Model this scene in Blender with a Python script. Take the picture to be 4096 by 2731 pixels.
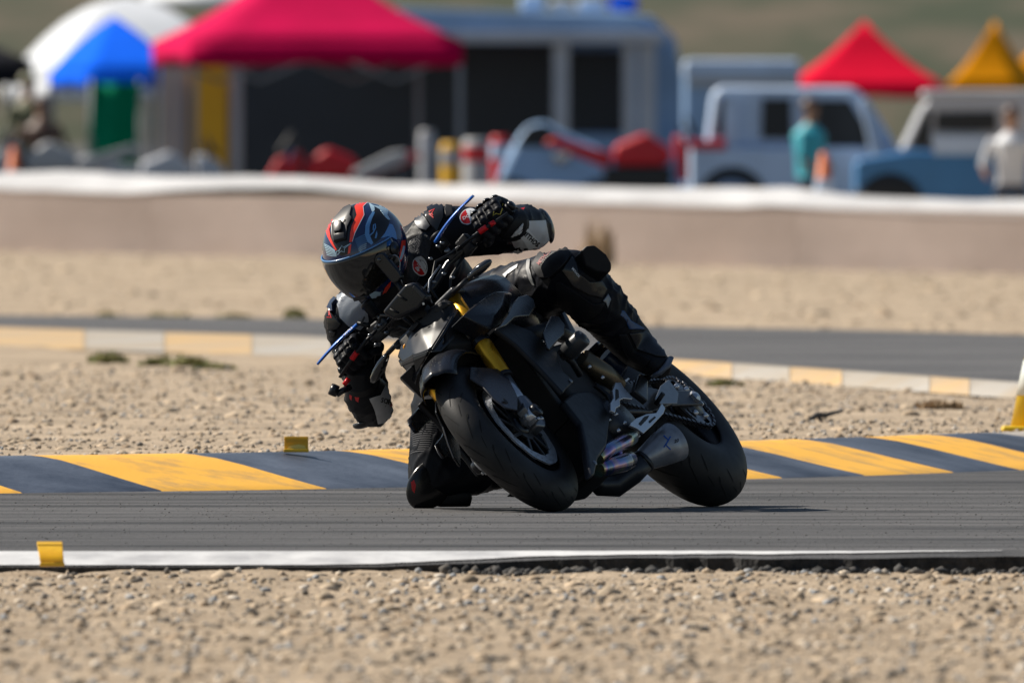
import bpy, bmesh, math, random
import numpy as np
from mathutils import Vector, Matrix
from mathutils.bvhtree import BVHTree
for o in list(bpy.data.objects): bpy.data.objects.remove(o)
R = math.radians
scene = bpy.context.scene
COL = scene.collection
# ---------------------------------------------------------------- camera
S0 = 1228.; D0 = 100.; CX = 2048.; CY = 1365.5; YH = 494.; YG = 2046.   # photo pixels per metre at the bike, its distance, horizon row, ground row
CAMH = (YG-YH)/S0
FPX = S0*D0
PITCH = math.atan((CY-YH)/FPX)
cam_d = bpy.data.cameras.new('camera'); cam = bpy.data.objects.new('camera', cam_d); COL.objects.link(cam)
cam_d.sensor_width = 22.3; cam_d.lens = FPX/4096*22.3; cam_d.clip_start = 1; cam_d.clip_end = 20000
cam.location = (0, -D0, CAMH); cam.rotation_euler = (math.pi/2-PITCH, 0, 0)
cam_d.dof.use_dof = True; cam_d.dof.focus_distance = 100.45; cam_d.dof.aperture_fstop = 8.5
scene.camera = cam
scene.render.resolution_x = 1024; scene.render.resolution_y = 682
# ---------------------------------------------------------------- light
SUN_EL, SUN_AZ = R(44), R(24)          # azimuth: from the left, this far behind the scene
sdir = Vector((-math.cos(SUN_EL)*math.cos(SUN_AZ), math.cos(SUN_EL)*math.sin(SUN_AZ), math.sin(SUN_EL)))
sun_d = bpy.data.lights.new('sun', 'SUN'); sun_d.energy = 5.0; sun_d.angle = R(.53); sun_d.color = (1, .92, .80)
sun = bpy.data.objects.new('sun', sun_d); COL.objects.link(sun)
sun.rotation_euler = sdir.to_track_quat('Z', 'Y').to_euler(); sun.location = (-20, 10, 30)
world = bpy.data.worlds.new('World'); scene.world = world; world.use_nodes = True
nt = world.node_tree; nt.nodes.clear()
sky = nt.nodes.new('ShaderNodeTexSky'); sky.sky_type = 'NISHITA'; sky.sun_disc = False
sky.sun_elevation = SUN_EL; sky.sun_rotation = math.atan2(sdir.x, sdir.y); sky.air_density = 1.2; sky.dust_density = .4
bg = nt.nodes.new('ShaderNodeBackground'); bg.inputs[1].default_value = .05
wo = nt.nodes.new('ShaderNodeOutputWorld')
nt.links.new(sky.outputs[0], bg.inputs[0]); nt.links.new(bg.outputs[0], wo.inputs[0])
vs = scene.view_settings; vs.view_transform = 'Standard'; vs.look = 'None'; vs.exposure = 0.42; vs.gamma = 1; vs.use_curve_mapping = False
# ---------------------------------------------------------------- maths: photo pixel <-> world
CAM = np.array([0, -D0, CAMH])
FW = np.array([0, math.cos(PITCH), -math.sin(PITCH)]); UP = np.array([0, math.sin(PITCH), math.cos(PITCH)])
def ray(px, py):
    v = FW*FPX+np.array([1., 0, 0])*(px-CX)+UP*(CY-py); return v/v[1]
def pix(px, py, Y): return CAM+ray(px, py)*(Y+D0)                 # at depth Y
def gnd(px, py, z=0.):                                            # on a level plane
    r = ray(px, py); t = (z-CAM[2])/r[2]; return CAM+r*t
PSI = R(21.96); PHI = R(42.25)                                    # heading and lean of the motorcycle
bf = np.array([-math.sin(PSI), -math.cos(PSI), 0]); br0 = np.array([-math.cos(PSI), math.sin(PSI), 0]); bz = np.array([0, 0, 1.])
bu = math.cos(PHI)*bz+math.sin(PHI)*br0; bl = -(math.cos(PHI)*br0-math.sin(PHI)*bz)
BO = pix(2027, 1758, 0.); BO[2] = .225*math.cos(PHI)+math.hypot(.075*math.cos(PHI), .0625*math.sin(PHI))
BM = np.stack([bf, bl, bu], 1)
def W(x, y, z): return BO+BM@np.array([x, y, z])                  # motorcycle frame: x forward, y left, z up; origin front axle
def L(px, py, x=None, y=None, z=None):
    d = BM.T@ray(px, py); c = BM.T@(CAM-BO)
    i, v = (0, x) if x is not None else (1, y) if y is not None else (2, z)
    return c+d*((v-c[i])/d[i])
def lx(px, py, x): return W(*L(px, py, x=x))
def ly(px, py, y): return W(*L(px, py, y=y))
# ---------------------------------------------------------------- materials
MATS = {}
def mat(name, col, rough=.5, metal=0., noise=None, bump=None, coat=0., spec=.5, trans=0., col2=None, nscale=None, detail=4, contrast=(.35, .65), obj=True):
    """procedural principled material: two colours mixed by noise, optional fine bump"""
    if name in MATS: return MATS[name]
    m = bpy.data.materials.new(name); m.use_nodes = True; MATS[name] = m
    n = m.node_tree.nodes; l = m.node_tree.links; p = n['Principled BSDF']
    p.inputs['Base Color'].default_value = (*col, 1); p.inputs['Roughness'].default_value = rough; p.inputs['Metallic'].default_value = metal
    p.inputs['Coat Weight'].default_value = coat; p.inputs['Coat Roughness'].default_value = .08; p.inputs['Specular IOR Level'].default_value = spec
    p.inputs['Transmission Weight'].default_value = trans
    tc = n.new('ShaderNodeTexCoord')
    out = tc.outputs['Object']
    if col2 is not None:
        tx = n.new('ShaderNodeTexNoise'); tx.inputs['Scale'].default_value = nscale or 5; tx.inputs['Detail'].default_value = detail; tx.inputs['Roughness'].default_value = .62
        l.new(out, tx.inputs['Vector'])
        rp = n.new('ShaderNodeValToRGB'); rp.color_ramp.elements[0].position = contrast[0]; rp.color_ramp.elements[1].position = contrast[1]
        rp.color_ramp.elements[0].color = (*col, 1); rp.color_ramp.elements[1].color = (*col2, 1)
        l.new(tx.outputs['Fac'], rp.inputs[0]); l.new(rp.outputs[0], p.inputs['Base Color'])
    if noise:                                  # roughness variation: (scale, amount)
        t2 = n.new('ShaderNodeTexNoise'); t2.inputs['Scale'].default_value = noise[0]; t2.inputs['Detail'].default_value = 5; l.new(out, t2.inputs['Vector'])
        mr = n.new('ShaderNodeMapRange'); mr.inputs['To Min'].default_value = max(0, rough-noise[1]); mr.inputs['To Max'].default_value = min(1, rough+noise[1])
        l.new(t2.outputs['Fac'], mr.inputs['Value']); l.new(mr.outputs[0], p.inputs['Roughness'])
    if bump:                                   # (scale, strength, distance[, kind])
        kind = bump[3] if len(bump) > 3 else 'noise'
        if kind == 'voronoi':
            t3 = n.new('ShaderNodeTexVoronoi'); t3.inputs['Scale'].default_value = bump[0]; h = t3.outputs['Distance']
        else:
            t3 = n.new('ShaderNodeTexNoise'); t3.inputs['Scale'].default_value = bump[0]; t3.inputs['Detail'].default_value = 6; h = t3.outputs['Fac']
        l.new(out, t3.inputs['Vector'])
        b = n.new('ShaderNodeBump'); b.inputs['Strength'].default_value = bump[1]; b.inputs['Distance'].default_value = bump[2]
        l.new(h, b.inputs['Height']); l.new(b.outputs[0], p.inputs['Normal'])
    return m
# ---------------------------------------------------------------- objects
BASE = {}
def tag(o, label=None, cat=None, group=None, kind=None):
    if label: o['label'] = label
    if cat: o['category'] = cat
    if group: o['group'] = group
    if kind: o['kind'] = kind
    return o
def thing(name, loc, label, cat, group=None):
    o = bpy.data.objects.new(name, None); COL.objects.link(o); o.location = loc; o.empty_display_size = .1
    BASE[o.name] = np.array(loc, float); return tag(o, label, cat, group)
def link(name, me, parent=None, m=None):
    o = bpy.data.objects.new(name, me); COL.objects.link(o)
    if m is not None and not me.materials: me.materials.append(m if not isinstance(m, str) else MATS[m])
    if parent is not None: o.parent = parent
    BASE[o.name] = BASE[parent.name] if parent is not None else np.zeros(3)
    return o
class MB:
    """collects shapes given in world coordinates; build() links them as ONE mesh"""
    def __init__(s): s.v = []; s.f = []; s.sm = []
    def add(s, vs, fs, smooth=False):
        k = len(s.v); s.v += [tuple(map(float, q)) for q in vs]; s.f += [tuple(k+i for i in q) for q in fs]; s.sm += [smooth]*len(fs); return s
    def box(s, c, sx, sy, sz, ax=None):
        c = np.array(c, float); A = np.eye(3) if ax is None else np.array(ax, float)
        vs = [c+A[0]*sx*i/2+A[1]*sy*j/2+A[2]*sz*k/2 for i in (-1, 1) for j in (-1, 1) for k in (-1, 1)]
        return s.add(vs, [(0, 1, 3, 2), (4, 6, 7, 5), (0, 4, 5, 1), (2, 3, 7, 6), (0, 2, 6, 4), (1, 5, 7, 3)])
    def hull(s, pts):
        bm = bmesh.new(); vv = [bm.verts.new(tuple(map(float, q))) for q in pts]
        bmesh.ops.convex_hull(bm, input=vv)
        bmesh.ops.dissolve_limit(bm, angle_limit=R(2), verts=bm.verts, edges=bm.edges)
        bm.verts.index_update(); used = [v for v in bm.verts if v.link_faces]; ix = {v: i for i, v in enumerate(used)}
        s.add([v.co[:] for v in used], [[ix[v] for v in f.verts] for f in bm.faces]); bm.free(); return s
    def tube(s, pts, r, n=12, cap=True, ell=None, upv=(0, 0, 1)):
        """r a number or a list; ell squash factor along the second axis"""
        pts = [np.array(q, float) for q in pts]; rr = r if hasattr(r, '__len__') else [r]*len(pts); k = len(pts); rings = []
        up = np.array(upv, float)
        for i, q in enumerate(pts):
            t = pts[min(i+1, k-1)]-pts[max(i-1, 0)]; t = t/(np.linalg.norm(t)+1e-9)
            if abs(t@up) > .97: up = np.array([.9, .3, .1])
            a = np.cross(up, t); a /= np.linalg.norm(a); b = np.cross(t, a)
            e = 1 if ell is None else (ell[i] if hasattr(ell, '__len__') else ell)
            rings.append([q+a*rr[i]*math.cos(w)+b*rr[i]*e*math.sin(w) for w in np.linspace(0, 2*math.pi, n, endpoint=False)])
        vs = [v for g in rings for v in g]
        fs = [(i*n+j, i*n+(j+1) % n, (i+1)*n+(j+1) % n, (i+1)*n+j) for i in range(k-1) for j in range(n)]
        s.add(vs, fs, True)
        if cap: s.add(rings[0], [tuple(range(n))[::-1]]); s.add(rings[-1], [tuple(range(n))])
        return s
    def lathe(s, c, axis, prof, n=48, a0=0, a1=2*math.pi, ref=None, smooth=True):
        """prof: (radius, offset along axis) pairs"""
        ax = np.array(axis, float); ax /= np.linalg.norm(ax); c = np.array(c, float)
        q = np.array(ref, float) if ref is not None else (np.array([0, 0, 1.]) if abs(ax[2]) < .9 else np.array([1., 0, 0]))
        a = q-ax*(q@ax); a /= np.linalg.norm(a); b = np.cross(ax, a); full = abs(a1-a0-2*math.pi) < 1e-6
        ang = np.linspace(a0, a1, n, endpoint=not full); k = len(prof)
        vs = [c+ax*h+(a*math.cos(w)+b*math.sin(w))*r for w in ang for r, h in prof]
        m = len(ang); fs = []
        for i in range(m if full else m-1):
            j = (i+1) % m
            for p in range(k-1): fs.append((i*k+p, j*k+p, j*k+p+1, i*k+p+1))
        return s.add(vs, fs, smooth)
    def prism(s, poly, d):
        """polygon (world points) extruded by the vector d"""
        n = len(poly); d = np.array(d, float); p = [np.array(q, float) for q in poly]
        s.add(p+[q+d for q in p], [tuple(range(n))[::-1], tuple(range(n, 2*n))]+[(i, (i+1) % n, n+(i+1) % n, n+i) for i in range(n)]); return s
    def grid(s, rows, smooth=True, closed=False):
        m = len(rows); n = len(rows[0])
        fs = [(i*n+j, i*n+(j+1) % n, (i+1)*n+(j+1) % n, (i+1)*n+j) for i in range(m-1) for j in range(n if closed else n-1)]
        return s.add([q for r in rows for q in r], fs, smooth)
    def ball(s, c, rx, ry, rz, ax=None, nu=16, nv=10):
        A = np.eye(3) if ax is None else np.array(ax, float); c = np.array(c, float); rows = []
        for i in range(nv+1):
            t = math.pi*i/nv
            rows.append([c+A[0]*rx*math.sin(t)*math.cos(w)+A[1]*ry*math.sin(t)*math.sin(w)+A[2]*rz*math.cos(t) for w in np.linspace(0, 2*math.pi, nu, endpoint=False)])
        return s.grid(rows, True, True)
    def mesh(s, name, off=None, weld=True):
        me = bpy.data.meshes.new(name); off = np.zeros(3) if off is None else off
        me.from_pydata([tuple(np.array(q)-off) for q in s.v], [], s.f); me.update()
        me.polygons.foreach_set('use_smooth', s.sm)
        bm = bmesh.new(); bm.from_mesh(me)
        if weld: bmesh.ops.remove_doubles(bm, verts=bm.verts, dist=1e-5)
        bmesh.ops.recalc_face_normals(bm, faces=bm.faces); bm.to_mesh(me); bm.free(); return me
    def build(s, name, m, parent=None, bevel=0, seg=2, solid=0, smooth=None, subd=0, weld=True):
        off = BASE[parent.name] if parent is not None else np.zeros(3)
        me = s.mesh(name, off, weld)
        if smooth is not None: me.polygons.foreach_set('use_smooth', [smooth]*len(me.polygons))
        o = link(name, me, parent, m)
        if solid: md = o.modifiers.new('s', 'SOLIDIFY'); md.thickness = solid; md.offset = 0
        if bevel:
            md = o.modifiers.new('b', 'BEVEL'); md.width = bevel; md.segments = seg; md.limit_method = 'ANGLE'; md.angle_limit = R(28); md.harden_normals = False
            if smooth is None: me.polygons.foreach_set('use_smooth', [True]*len(me.polygons)); o.modifiers.new('w', 'WEIGHTED_NORMAL')
        if subd: md = o.modifiers.new('d', 'SUBSURF'); md.levels = subd; md.render_levels = subd
        return o
def world_tree(objs):
    """BVH of evaluated meshes in world space (the parents are unrotated Empties)"""
    dg = bpy.context.evaluated_depsgraph_get(); V = []; F = []
    for o in objs:
        e = o.evaluated_get(dg); me = e.to_mesh(); k = len(V); b = BASE[o.name]
        V += [Vector(b)+v.co for v in me.vertices]; F += [[k+i for i in p.vertices] for p in me.polygons]; e.to_mesh_clear()
    return BVHTree.FromPolygons(V, F)
def hit(tree, px, py, off=0., dmax=400):
    d = ray(px, py); dn = Vector(d).normalized()
    h = tree.ray_cast(Vector(CAM), dn, dmax)
    if h[0] is None: return None
    n = h[1] if h[1].dot(dn) < 0 else -h[1]
    return np.array(h[0]+n*off)
def decal(name, polys, tree, m, parent, off=.0012, lim=10, px=None):
    """flat print or sewn patch: outlines seen in the photo, laid onto the real surface below them"""
    bm = bmesh.new()
    for poly in polys:
        try: bm.faces.new([bm.verts.new((q[0], q[1], 0)) for q in poly])
        except ValueError: pass
    bmesh.ops.triangulate(bm, faces=bm.faces)
    for _ in range(6):
        ed = [e for e in bm.edges if e.calc_length() > lim]
        if not ed: break
        bmesh.ops.subdivide_edges(bm, edges=ed, cuts=1); bmesh.ops.triangulate(bm, faces=bm.faces)
    bm.verts.index_update(); P = []
    for v in bm.verts: P.append(hit(tree, v.co.x, v.co.y, off))
    mb = MB(); ok = {}
    for i, q in enumerate(P):
        if q is not None: ok[i] = len(mb.v); mb.v.append(tuple(q))
    for f in bm.faces:
        ids = [v.index for v in f.verts]
        if all(i in ok for i in ids):
            a = [P[i] for i in ids]
            if max(np.linalg.norm(a[0]-a[1]), np.linalg.norm(a[1]-a[2]), np.linalg.norm(a[0]-a[2])) < .06: mb.f.append(tuple(ok[i] for i in ids)); mb.sm.append(True)
    bm.free()
    if not mb.f: print('EMPTY DECAL', name); return None
    return mb.build(name, m, parent, weld=False)
def stroke(pts, w, closed=False):
    """polyline in pixels -> list of quads of width w"""
    pts = [np.array(q, float) for q in pts]; n = len(pts); out = []; lft = []; rgt = []
    for i in range(n):
        a = pts[i-1] if (i > 0 or closed) else pts[i]; b = pts[(i+1) % n] if (i < n-1 or closed) else pts[i]
        t = b-a; t /= (np.linalg.norm(t)+1e-9); nn = np.array([-t[1], t[0]]); ww = w[i] if hasattr(w, '__len__') else w
        lft.append(pts[i]+nn*ww/2); rgt.append(pts[i]-nn*ww/2)
    for i in range(n if closed else n-1):
        j = (i+1) % n; out.append([lft[i], lft[j], rgt[j], rgt[i]])
    return out
def text_polys(txt, org, ux, uy, shear=0., bold=0.02):
    """letters of the built-in font as pixel polygons; ux, uy: pixel vectors of one em"""
    c = bpy.data.curves.new('t', 'FONT'); c.body = txt; c.resolution_u = 2; c.offset = bold
    o = bpy.data.objects.new('t', c); COL.objects.link(o)
    me = bpy.data.meshes.new_from_object(o.evaluated_get(bpy.context.evaluated_depsgraph_get()))
    bpy.data.objects.remove(o); bpy.data.curves.remove(c)
    org = np.array(org, float); ux = np.array(ux, float); uy = np.array(uy, float)
    q = [org+ux*(v.co.x+shear*v.co.y)+uy*v.co.y for v in me.vertices]
    out = [[q[i] for i in p.vertices] for p in me.polygons]; bpy.data.meshes.remove(me); return out
# ================================================================ ground, road, kerb, hills
rnd = random.Random(7); rng = np.random.default_rng(11)
def smooth_noise(n, seed):
    g = np.random.default_rng(seed)
    return g
def fnoise(x, y, seed=0, octs=4, base=1.):
    """cheap value noise on arrays"""
    x = np.asarray(x, float); y = np.asarray(y, float); out = np.zeros_like(x); amp = 1.; fr = base; tot = 0
    for o in range(octs):
        X = x*fr; Y = y*fr; xi = np.floor(X).astype(int); yi = np.floor(Y).astype(int); u = X-xi; v = Y-yi
        u = u*u*(3-2*u); v = v*v*(3-2*v)
        def h(a, b):
            k = (a*374761393+b*668265263+(seed+o)*974634777) & 0xffffffff
            k = ((k ^ (k >> 13))*1274126177) & 0xffffffff
            return ((k ^ (k >> 16)) & 0xffff)/65535.-.5
        out += amp*((h(xi, yi)*(1-u)+h(xi+1, yi)*u)*(1-v)+(h(xi, yi+1)*(1-u)+h(xi+1, yi+1)*u)*v); tot += amp; amp *= .55; fr *= 2.1
    return out/tot
ZF, ZB = -.06, .10        # level of the dirt in front of the road and of the gravel behind the kerb
# --- materials
mat('dirt', (.24, .18, .118), .95, col2=(.47, .365, .255), nscale=2.6, detail=9, bump=(60, .9, .012), contrast=(.3, .7))
mat('gravel_field', (.26, .20, .138), .95, col2=(.52, .405, .285), nscale=1.9, detail=9, bump=(40, .9, .02), contrast=(.32, .68))
mat('stone', (.20, .185, .16), .85, col2=(.44, .385, .31), nscale=9, detail=3, bump=(90, .4, .003))
mat('asphalt_edge', (.016, .016, .017), .9, col2=(.05, .047, .045), nscale=25, bump=(70, 1, .01))
mat('white_paint', (.40, .40, .41), .6, col2=(.68, .68, .68), nscale=3.5, detail=8, bump=(150, .3, .002), contrast=(.3, .55))
def road_mat(name, a, b, streak, lim):
    m = mat(name, a, .8)
    n = m.node_tree.nodes; l = m.node_tree.links; p = n['Principled BSDF']
    tc = n.new('ShaderNodeTexCoord'); mp = n.new('ShaderNodeMapping'); mp.inputs['Rotation'].default_value = (0, 0, R(62)); mp.inputs['Scale'].default_value = (.16, 1.6, 1)
    l.new(tc.outputs['Object'], mp.inputs[0])
    t1 = n.new('ShaderNodeTexNoise'); t1.inputs['Scale'].default_value = 1.1; t1.inputs['Detail'].default_value = 8; l.new(mp.outputs[0], t1.inputs['Vector'])
    t2 = n.new('ShaderNodeTexNoise'); t2.inputs['Scale'].default_value = 38; t2.inputs['Detail'].default_value = 4; t2.inputs['Roughness'].default_value = .8; l.new(tc.outputs['Object'], t2.inputs['Vector'])
    t4 = n.new('ShaderNodeTexNoise'); t4.inputs['Scale'].default_value = .9; t4.inputs['Detail'].default_value = 10; t4.inputs['Roughness'].default_value = .72; l.new(tc.outputs['Object'], t4.inputs['Vector'])
    mx = n.new('ShaderNodeMath'); mx.operation = 'MULTIPLY_ADD'; mx.inputs[1].default_value = streak; l.new(t1.outputs['Fac'], mx.inputs[0])
    m2 = n.new('ShaderNodeMath'); m2.operation = 'MULTIPLY'; m2.inputs[1].default_value = .45; l.new(t2.outputs['Fac'], m2.inputs[0]); l.new(m2.outputs[0], mx.inputs[2])
    m3 = n.new('ShaderNodeMath'); m3.operation = 'MULTIPLY_ADD'; m3.inputs[1].default_value = .7; l.new(t4.outputs['Fac'], m3.inputs[0]); l.new(mx.outputs[0], m3.inputs[2])
    rp = n.new('ShaderNodeValToRGB'); rp.color_ramp.elements[0].position = 0; rp.color_ramp.elements[1].position = 1
    rp.color_ramp.elements[0].color = (*a, 1); rp.color_ramp.elements[1].color = (*b, 1); mr = n.new('ShaderNodeMapRange'); mr.inputs['From Min'].default_value = lim[0]; mr.inputs['From Max'].default_value = lim[1]; l.new(m3.outputs[0], mr.inputs['Value']); l.new(mr.outputs[0], rp.inputs[0]); l.new(rp.outputs[0], p.inputs['Base Color'])
    bp = n.new('ShaderNodeBump'); bp.inputs['Strength'].default_value = .8; bp.inputs['Distance'].default_value = .006
    t3 = n.new('ShaderNodeTexVoronoi'); t3.inputs['Scale'].default_value = 90; l.new(tc.outputs['Object'], t3.inputs['Vector']); l.new(t3.outputs['Distance'], bp.inputs['Height']); l.new(bp.outputs[0], p.inputs['Normal'])
    return m
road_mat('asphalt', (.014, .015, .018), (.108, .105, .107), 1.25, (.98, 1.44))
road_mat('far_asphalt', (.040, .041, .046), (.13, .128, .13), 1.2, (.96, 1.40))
# --- one sheet to the horizon, then the detailed dirt in front of the road
mb = MB(); mb.add([(-6000, -400, -.16), (6000, -400, -.16), (6000, 9000, -.16), (-6000, 9000, -.16)], [(0, 1, 2, 3)])
tag(mb.build('ground', 'gravel_field'), kind='structure')
def sheet(name, m, xs, ys, zfun):
    X, Y = np.meshgrid(xs, ys); Z = zfun(X, Y); n = len(xs); k = len(ys)
    me = bpy.data.meshes.new(name)
    v = np.stack([X, Y, Z], -1).reshape(-1, 3)
    i = np.arange(n*k).reshape(k, n); q = np.stack([i[:-1, :-1], i[:-1, 1:], i[1:, 1:], i[1:, :-1]], -1).reshape(-1, 4)
    me.from_pydata(v.tolist(), [], q.tolist()); me.polygons.foreach_set('use_smooth', [True]*len(me.polygons)); me.update()
    return tag(link(name, me, None, m), kind='structure')
# near edge of the road (its white-lined lip), as a line Y(x)
EDGE_Y0 = gnd(2048, 2209)[1]
def edge_y(x): return EDGE_Y0-.18+.010*x+.00*np.asarray(x)
def zfront(X, Y):
    z = ZF+.034*fnoise(X, Y, 3, 5, 1.4)+.030*fnoise(X, Y, 9, 3, 7.)
    z += .022*np.clip((fnoise(X, Y*0+3, 21, 3, .8)+.1), 0, 1)*np.clip(1-(edge_y(X)-Y)/.9, 0, 1)
    d = np.clip((Y-(edge_y(X)-.05))/.6, 0, 1)
    z -= .045*np.clip((X+.3)/.6, 0, 1)*np.clip(1-(edge_y(X)-Y)/.35, 0, 1)*(.6+.8*np.clip(fnoise(X, Y*0+5, 77, 3, 1.7)+.3, 0, 1))
    return np.where(Y > edge_y(X)+.1, -.13, z-.0*d)
xs = np.concatenate([np.linspace(-60, -5, 28)[:-1], np.linspace(-5, 5, 480), np.linspace(5, 60, 28)[1:]])
ys = np.concatenate([np.linspace(-99, -30, 34)[:-1], np.linspace(-30, -9.0, 430), np.linspace(-8.9, 4, 10)])
sheet('dirt_verge', 'dirt', xs, ys, zfront)
# --- kerb line and road slab
kp = [(-400, 1976), (0, 1973), (640, 1964), (1330, 1955), (2050, 1938), (2995, 1915), (3444, 1903), (3794, 1889), (4096, 1879), (4500, 1862)]
kg = [gnd(*q)[:2] for q in kp]
d0 = kg[0]-kg[2]; d0 /= np.linalg.norm(d0); d1 = kg[-1]-kg[-3]; d1 /= np.linalg.norm(d1)
ln = [kg[0]+d0*s+np.array([-.004, -.002])*s*s for s in (70, 45, 25, 12, 5)]; rn = [kg[-1]+d1*s+np.array([.004, 0])*s*s for s in (5, 12, 25, 45)]
kl = ln+kg+rn
def resample(p, step):
    p = np.array(p); s = np.concatenate([[0], np.cumsum(np.linalg.norm(np.diff(p, axis=0), axis=1))]); t = np.arange(0, s[-1], step)
    return np.stack([np.interp(t, s, p[:, 0]), np.interp(t, s, p[:, 1])], -1)
kc = resample(kl, .1)
for _ in range(30): kc[1:-1] = .25*kc[:-2]+.5*kc[1:-1]+.25*kc[2:]
tn = np.gradient(kc, axis=0); tn /= np.linalg.norm(tn, axis=1)[:, None]; nr = np.stack([-tn[:, 1], tn[:, 0]], -1)     # running right/away: normal points to the left-back
KW = .62
mb = MB(); xs2 = np.concatenate([np.linspace(-70, -4, 40)[:-1], np.linspace(-4, 4, 321), np.linspace(4, 60, 40)[1:]])
rag = np.clip((xs2+.5)/1.3, .10, 1.)
jag = rag*(.62*np.abs(fnoise(xs2, xs2*0, 5, 5, 1.1))+.20*fnoise(xs2, xs2*0+9, 8, 3, 9))
front = [(x, edge_y(x)+.06*r+.8*j) for x, j, r in zip(xs2, jag, rag)]
top = []; lip = []; bot = []
for (x, y), j in zip(front, jag):
    lip.append((x, y, np.interp(x, [-.4, .3], [-.040, -.016])+.03*j)); top.append((x, y+.20, 0)); bot.append((x, y+.015, -.13))
mb.grid([bot, lip], False)
ed = mb.build('road_edge', 'asphalt_edge'); tag(ed, kind='structure')
mb = MB(); mb.grid([lip, top], False)
back = []
for x, y in front:       # straight back to the kerb line
    i = np.argmin(np.abs(kc[:, 0]-x)); back.append((x, max(kc[i, 1]+.0, y+.3), 0))
mb.grid([top, [(a[0], a[1]+.5*(b[1]-a[1]), 0) for a, b in zip(top, back)], [(b[0], b[1]+.25, 0) for b in back]], False)
tag(mb.build('road', 'asphalt', weld=False), kind='structure')
# white edge line painted on the slumped lip
def strip(name, m, rows, par=None):
    mb = MB(); mb.grid(rows, False); return mb.build(name, m, par, weld=False)
def lerp3(a, b, t): return tuple(np.array(a)*(1-t)+np.array(b)*t)
r1 = []; r2 = []
for a, b in zip(lip, top):
    if a[0] > 1.46: continue
    wear = fnoise(np.array([a[0]*1.]), np.array([4.]), 31, 4, 3.)[0]
    lo = np.interp(a[0], [-.6, .5, 1.0, 1.46], [.05, .42, .68, .97])+.22*wear*(a[0] > -.3)
    p = np.array(lerp3(a, b, max(.03, min(.97, lo))))+[0, 0, .004]; q = np.array(lerp3(a, b, 1.0))+[0, .02, .004]
    r1.append(tuple(p)); r2.append(tuple(q))
keep = range(len(r1))
wl = strip('edge_line', 'white_paint', [[r1[i] for i in keep], [r2[i] for i in keep]]); tag(wl, kind='structure')
# --- kerb: painted blocks along the line
mat('kerb_yellow', (.46, .28, .10), .65, col2=(.88, .46, .05), nscale=4.5, detail=10, bump=(50, .35, .004), contrast=(.30, .52))
mat('kerb_dark', (.022, .032, .056), .5, col2=(.125, .15, .20), nscale=1.9, detail=9, bump=(40, .5, .006), contrast=(.35, .75))
mat('concrete', (.34, .31, .28), .85, col2=(.46, .42, .37), nscale=3, detail=8, bump=(30, .4, .006))
bounds_px = [(-1000, 0), (-480, 1), (105, 0), (640, 1), (1330, 0), (1950, 1), (2330, 0), (2760, 1), (3110, 0), (3444, 1), (3794, 0), (4075, 1), (4330, 0), (4560, 1)]
def sx_of(i): p = kc[i]; v = np.array([p[0], p[1], 0])-CAM; k = FPX/(v@FW); return CX+v[0]*k
sxs = np.array([sx_of(i) for i in range(len(kc))])
cutix = [int(np.argmin(np.abs(sxs-b[0]))) for b in bounds_px]
kerb = thing('kerb', (kc[cutix[0]][0], kc[cutix[0]][1], 0), None, None); kerb['kind'] = 'structure'
prof = [(-.10, -.05), (0, .003), (.08, .020), (.2, .047), (.34, .079), (.46, .104), (.55, .116), (.60, .119), (.62, .114), (.63, -.05)]
def block(i0, i1, m):
    rows = []
    for i in range(i0, i1+1):
        w = .006*math.sin(i*.7)
        rows.append([(kc[i][0]+nr[i][0]*a*KW/.62, kc[i][1]+nr[i][1]*a*KW/.62, h+(.004*fnoise(np.array([i*.05]), np.array([a*3]), 2, 3)[0] if h > 0 else 0)) for a, h in prof])
    mb = MB(); mb.grid(rows, True); return mb.build('painted_block', m, kerb)
for (a, b), (c, i) in zip(zip(cutix[:-1], cutix[1:]), bounds_px[:-1]): block(a, b, 'kerb_yellow' if i else 'kerb_dark')
block(max(1, cutix[0]-260), cutix[0], 'concrete'); block(cutix[-1], min(len(kc)-2, cutix[-1]+200), 'concrete')
# --- gravel field behind the kerb, raised, to beyond the paddock
def zback(X, Y):
    z = ZB+.045*fnoise(X, Y, 13, 5, .55)+.018*fnoise(X, Y, 19, 3, 4.)
    return z+np.clip((Y-90)/45, 0, 1)*np.clip(-.021*X+.035, -.4, .4)     # the far side tips up to the left
cx = np.concatenate([np.linspace(-70, -6, 40)[:-1], np.linspace(-6, 7, 240), np.linspace(7, 60, 40)[1:]])
def kback(x): 
    i = np.argmin(np.abs((kc+nr*KW)[:, 0]-x)); return (kc+nr*KW)[i]
rows = []; bl_ = np.array([kback(x)[1]+.01 for x in cx])
for t in np.concatenate([np.linspace(0, .12, 90)[:-1], np.linspace(.12, 1, 150)]):
    Y = bl_+(170-bl_)*t; fan = 1+t*3.; rows.append(np.stack([cx*fan, Y, zback(cx*fan, Y)+(0 if t > .002 else .0)], -1))
mb = MB(); mb.grid([[tuple(q) for q in r] for r in rows], True)
tag(mb.build('gravel_runoff', 'gravel_field', weld=False), kind='structure')
mb = MB(); mb.add([(-900, 160, .02), (900, 160, .02), (2400, 1600, .02), (-2400, 1600, .02)], [(0, 1, 2, 3)]); tag(mb.build('paddock_ground', 'far_asphalt'), kind='structure')
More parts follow.
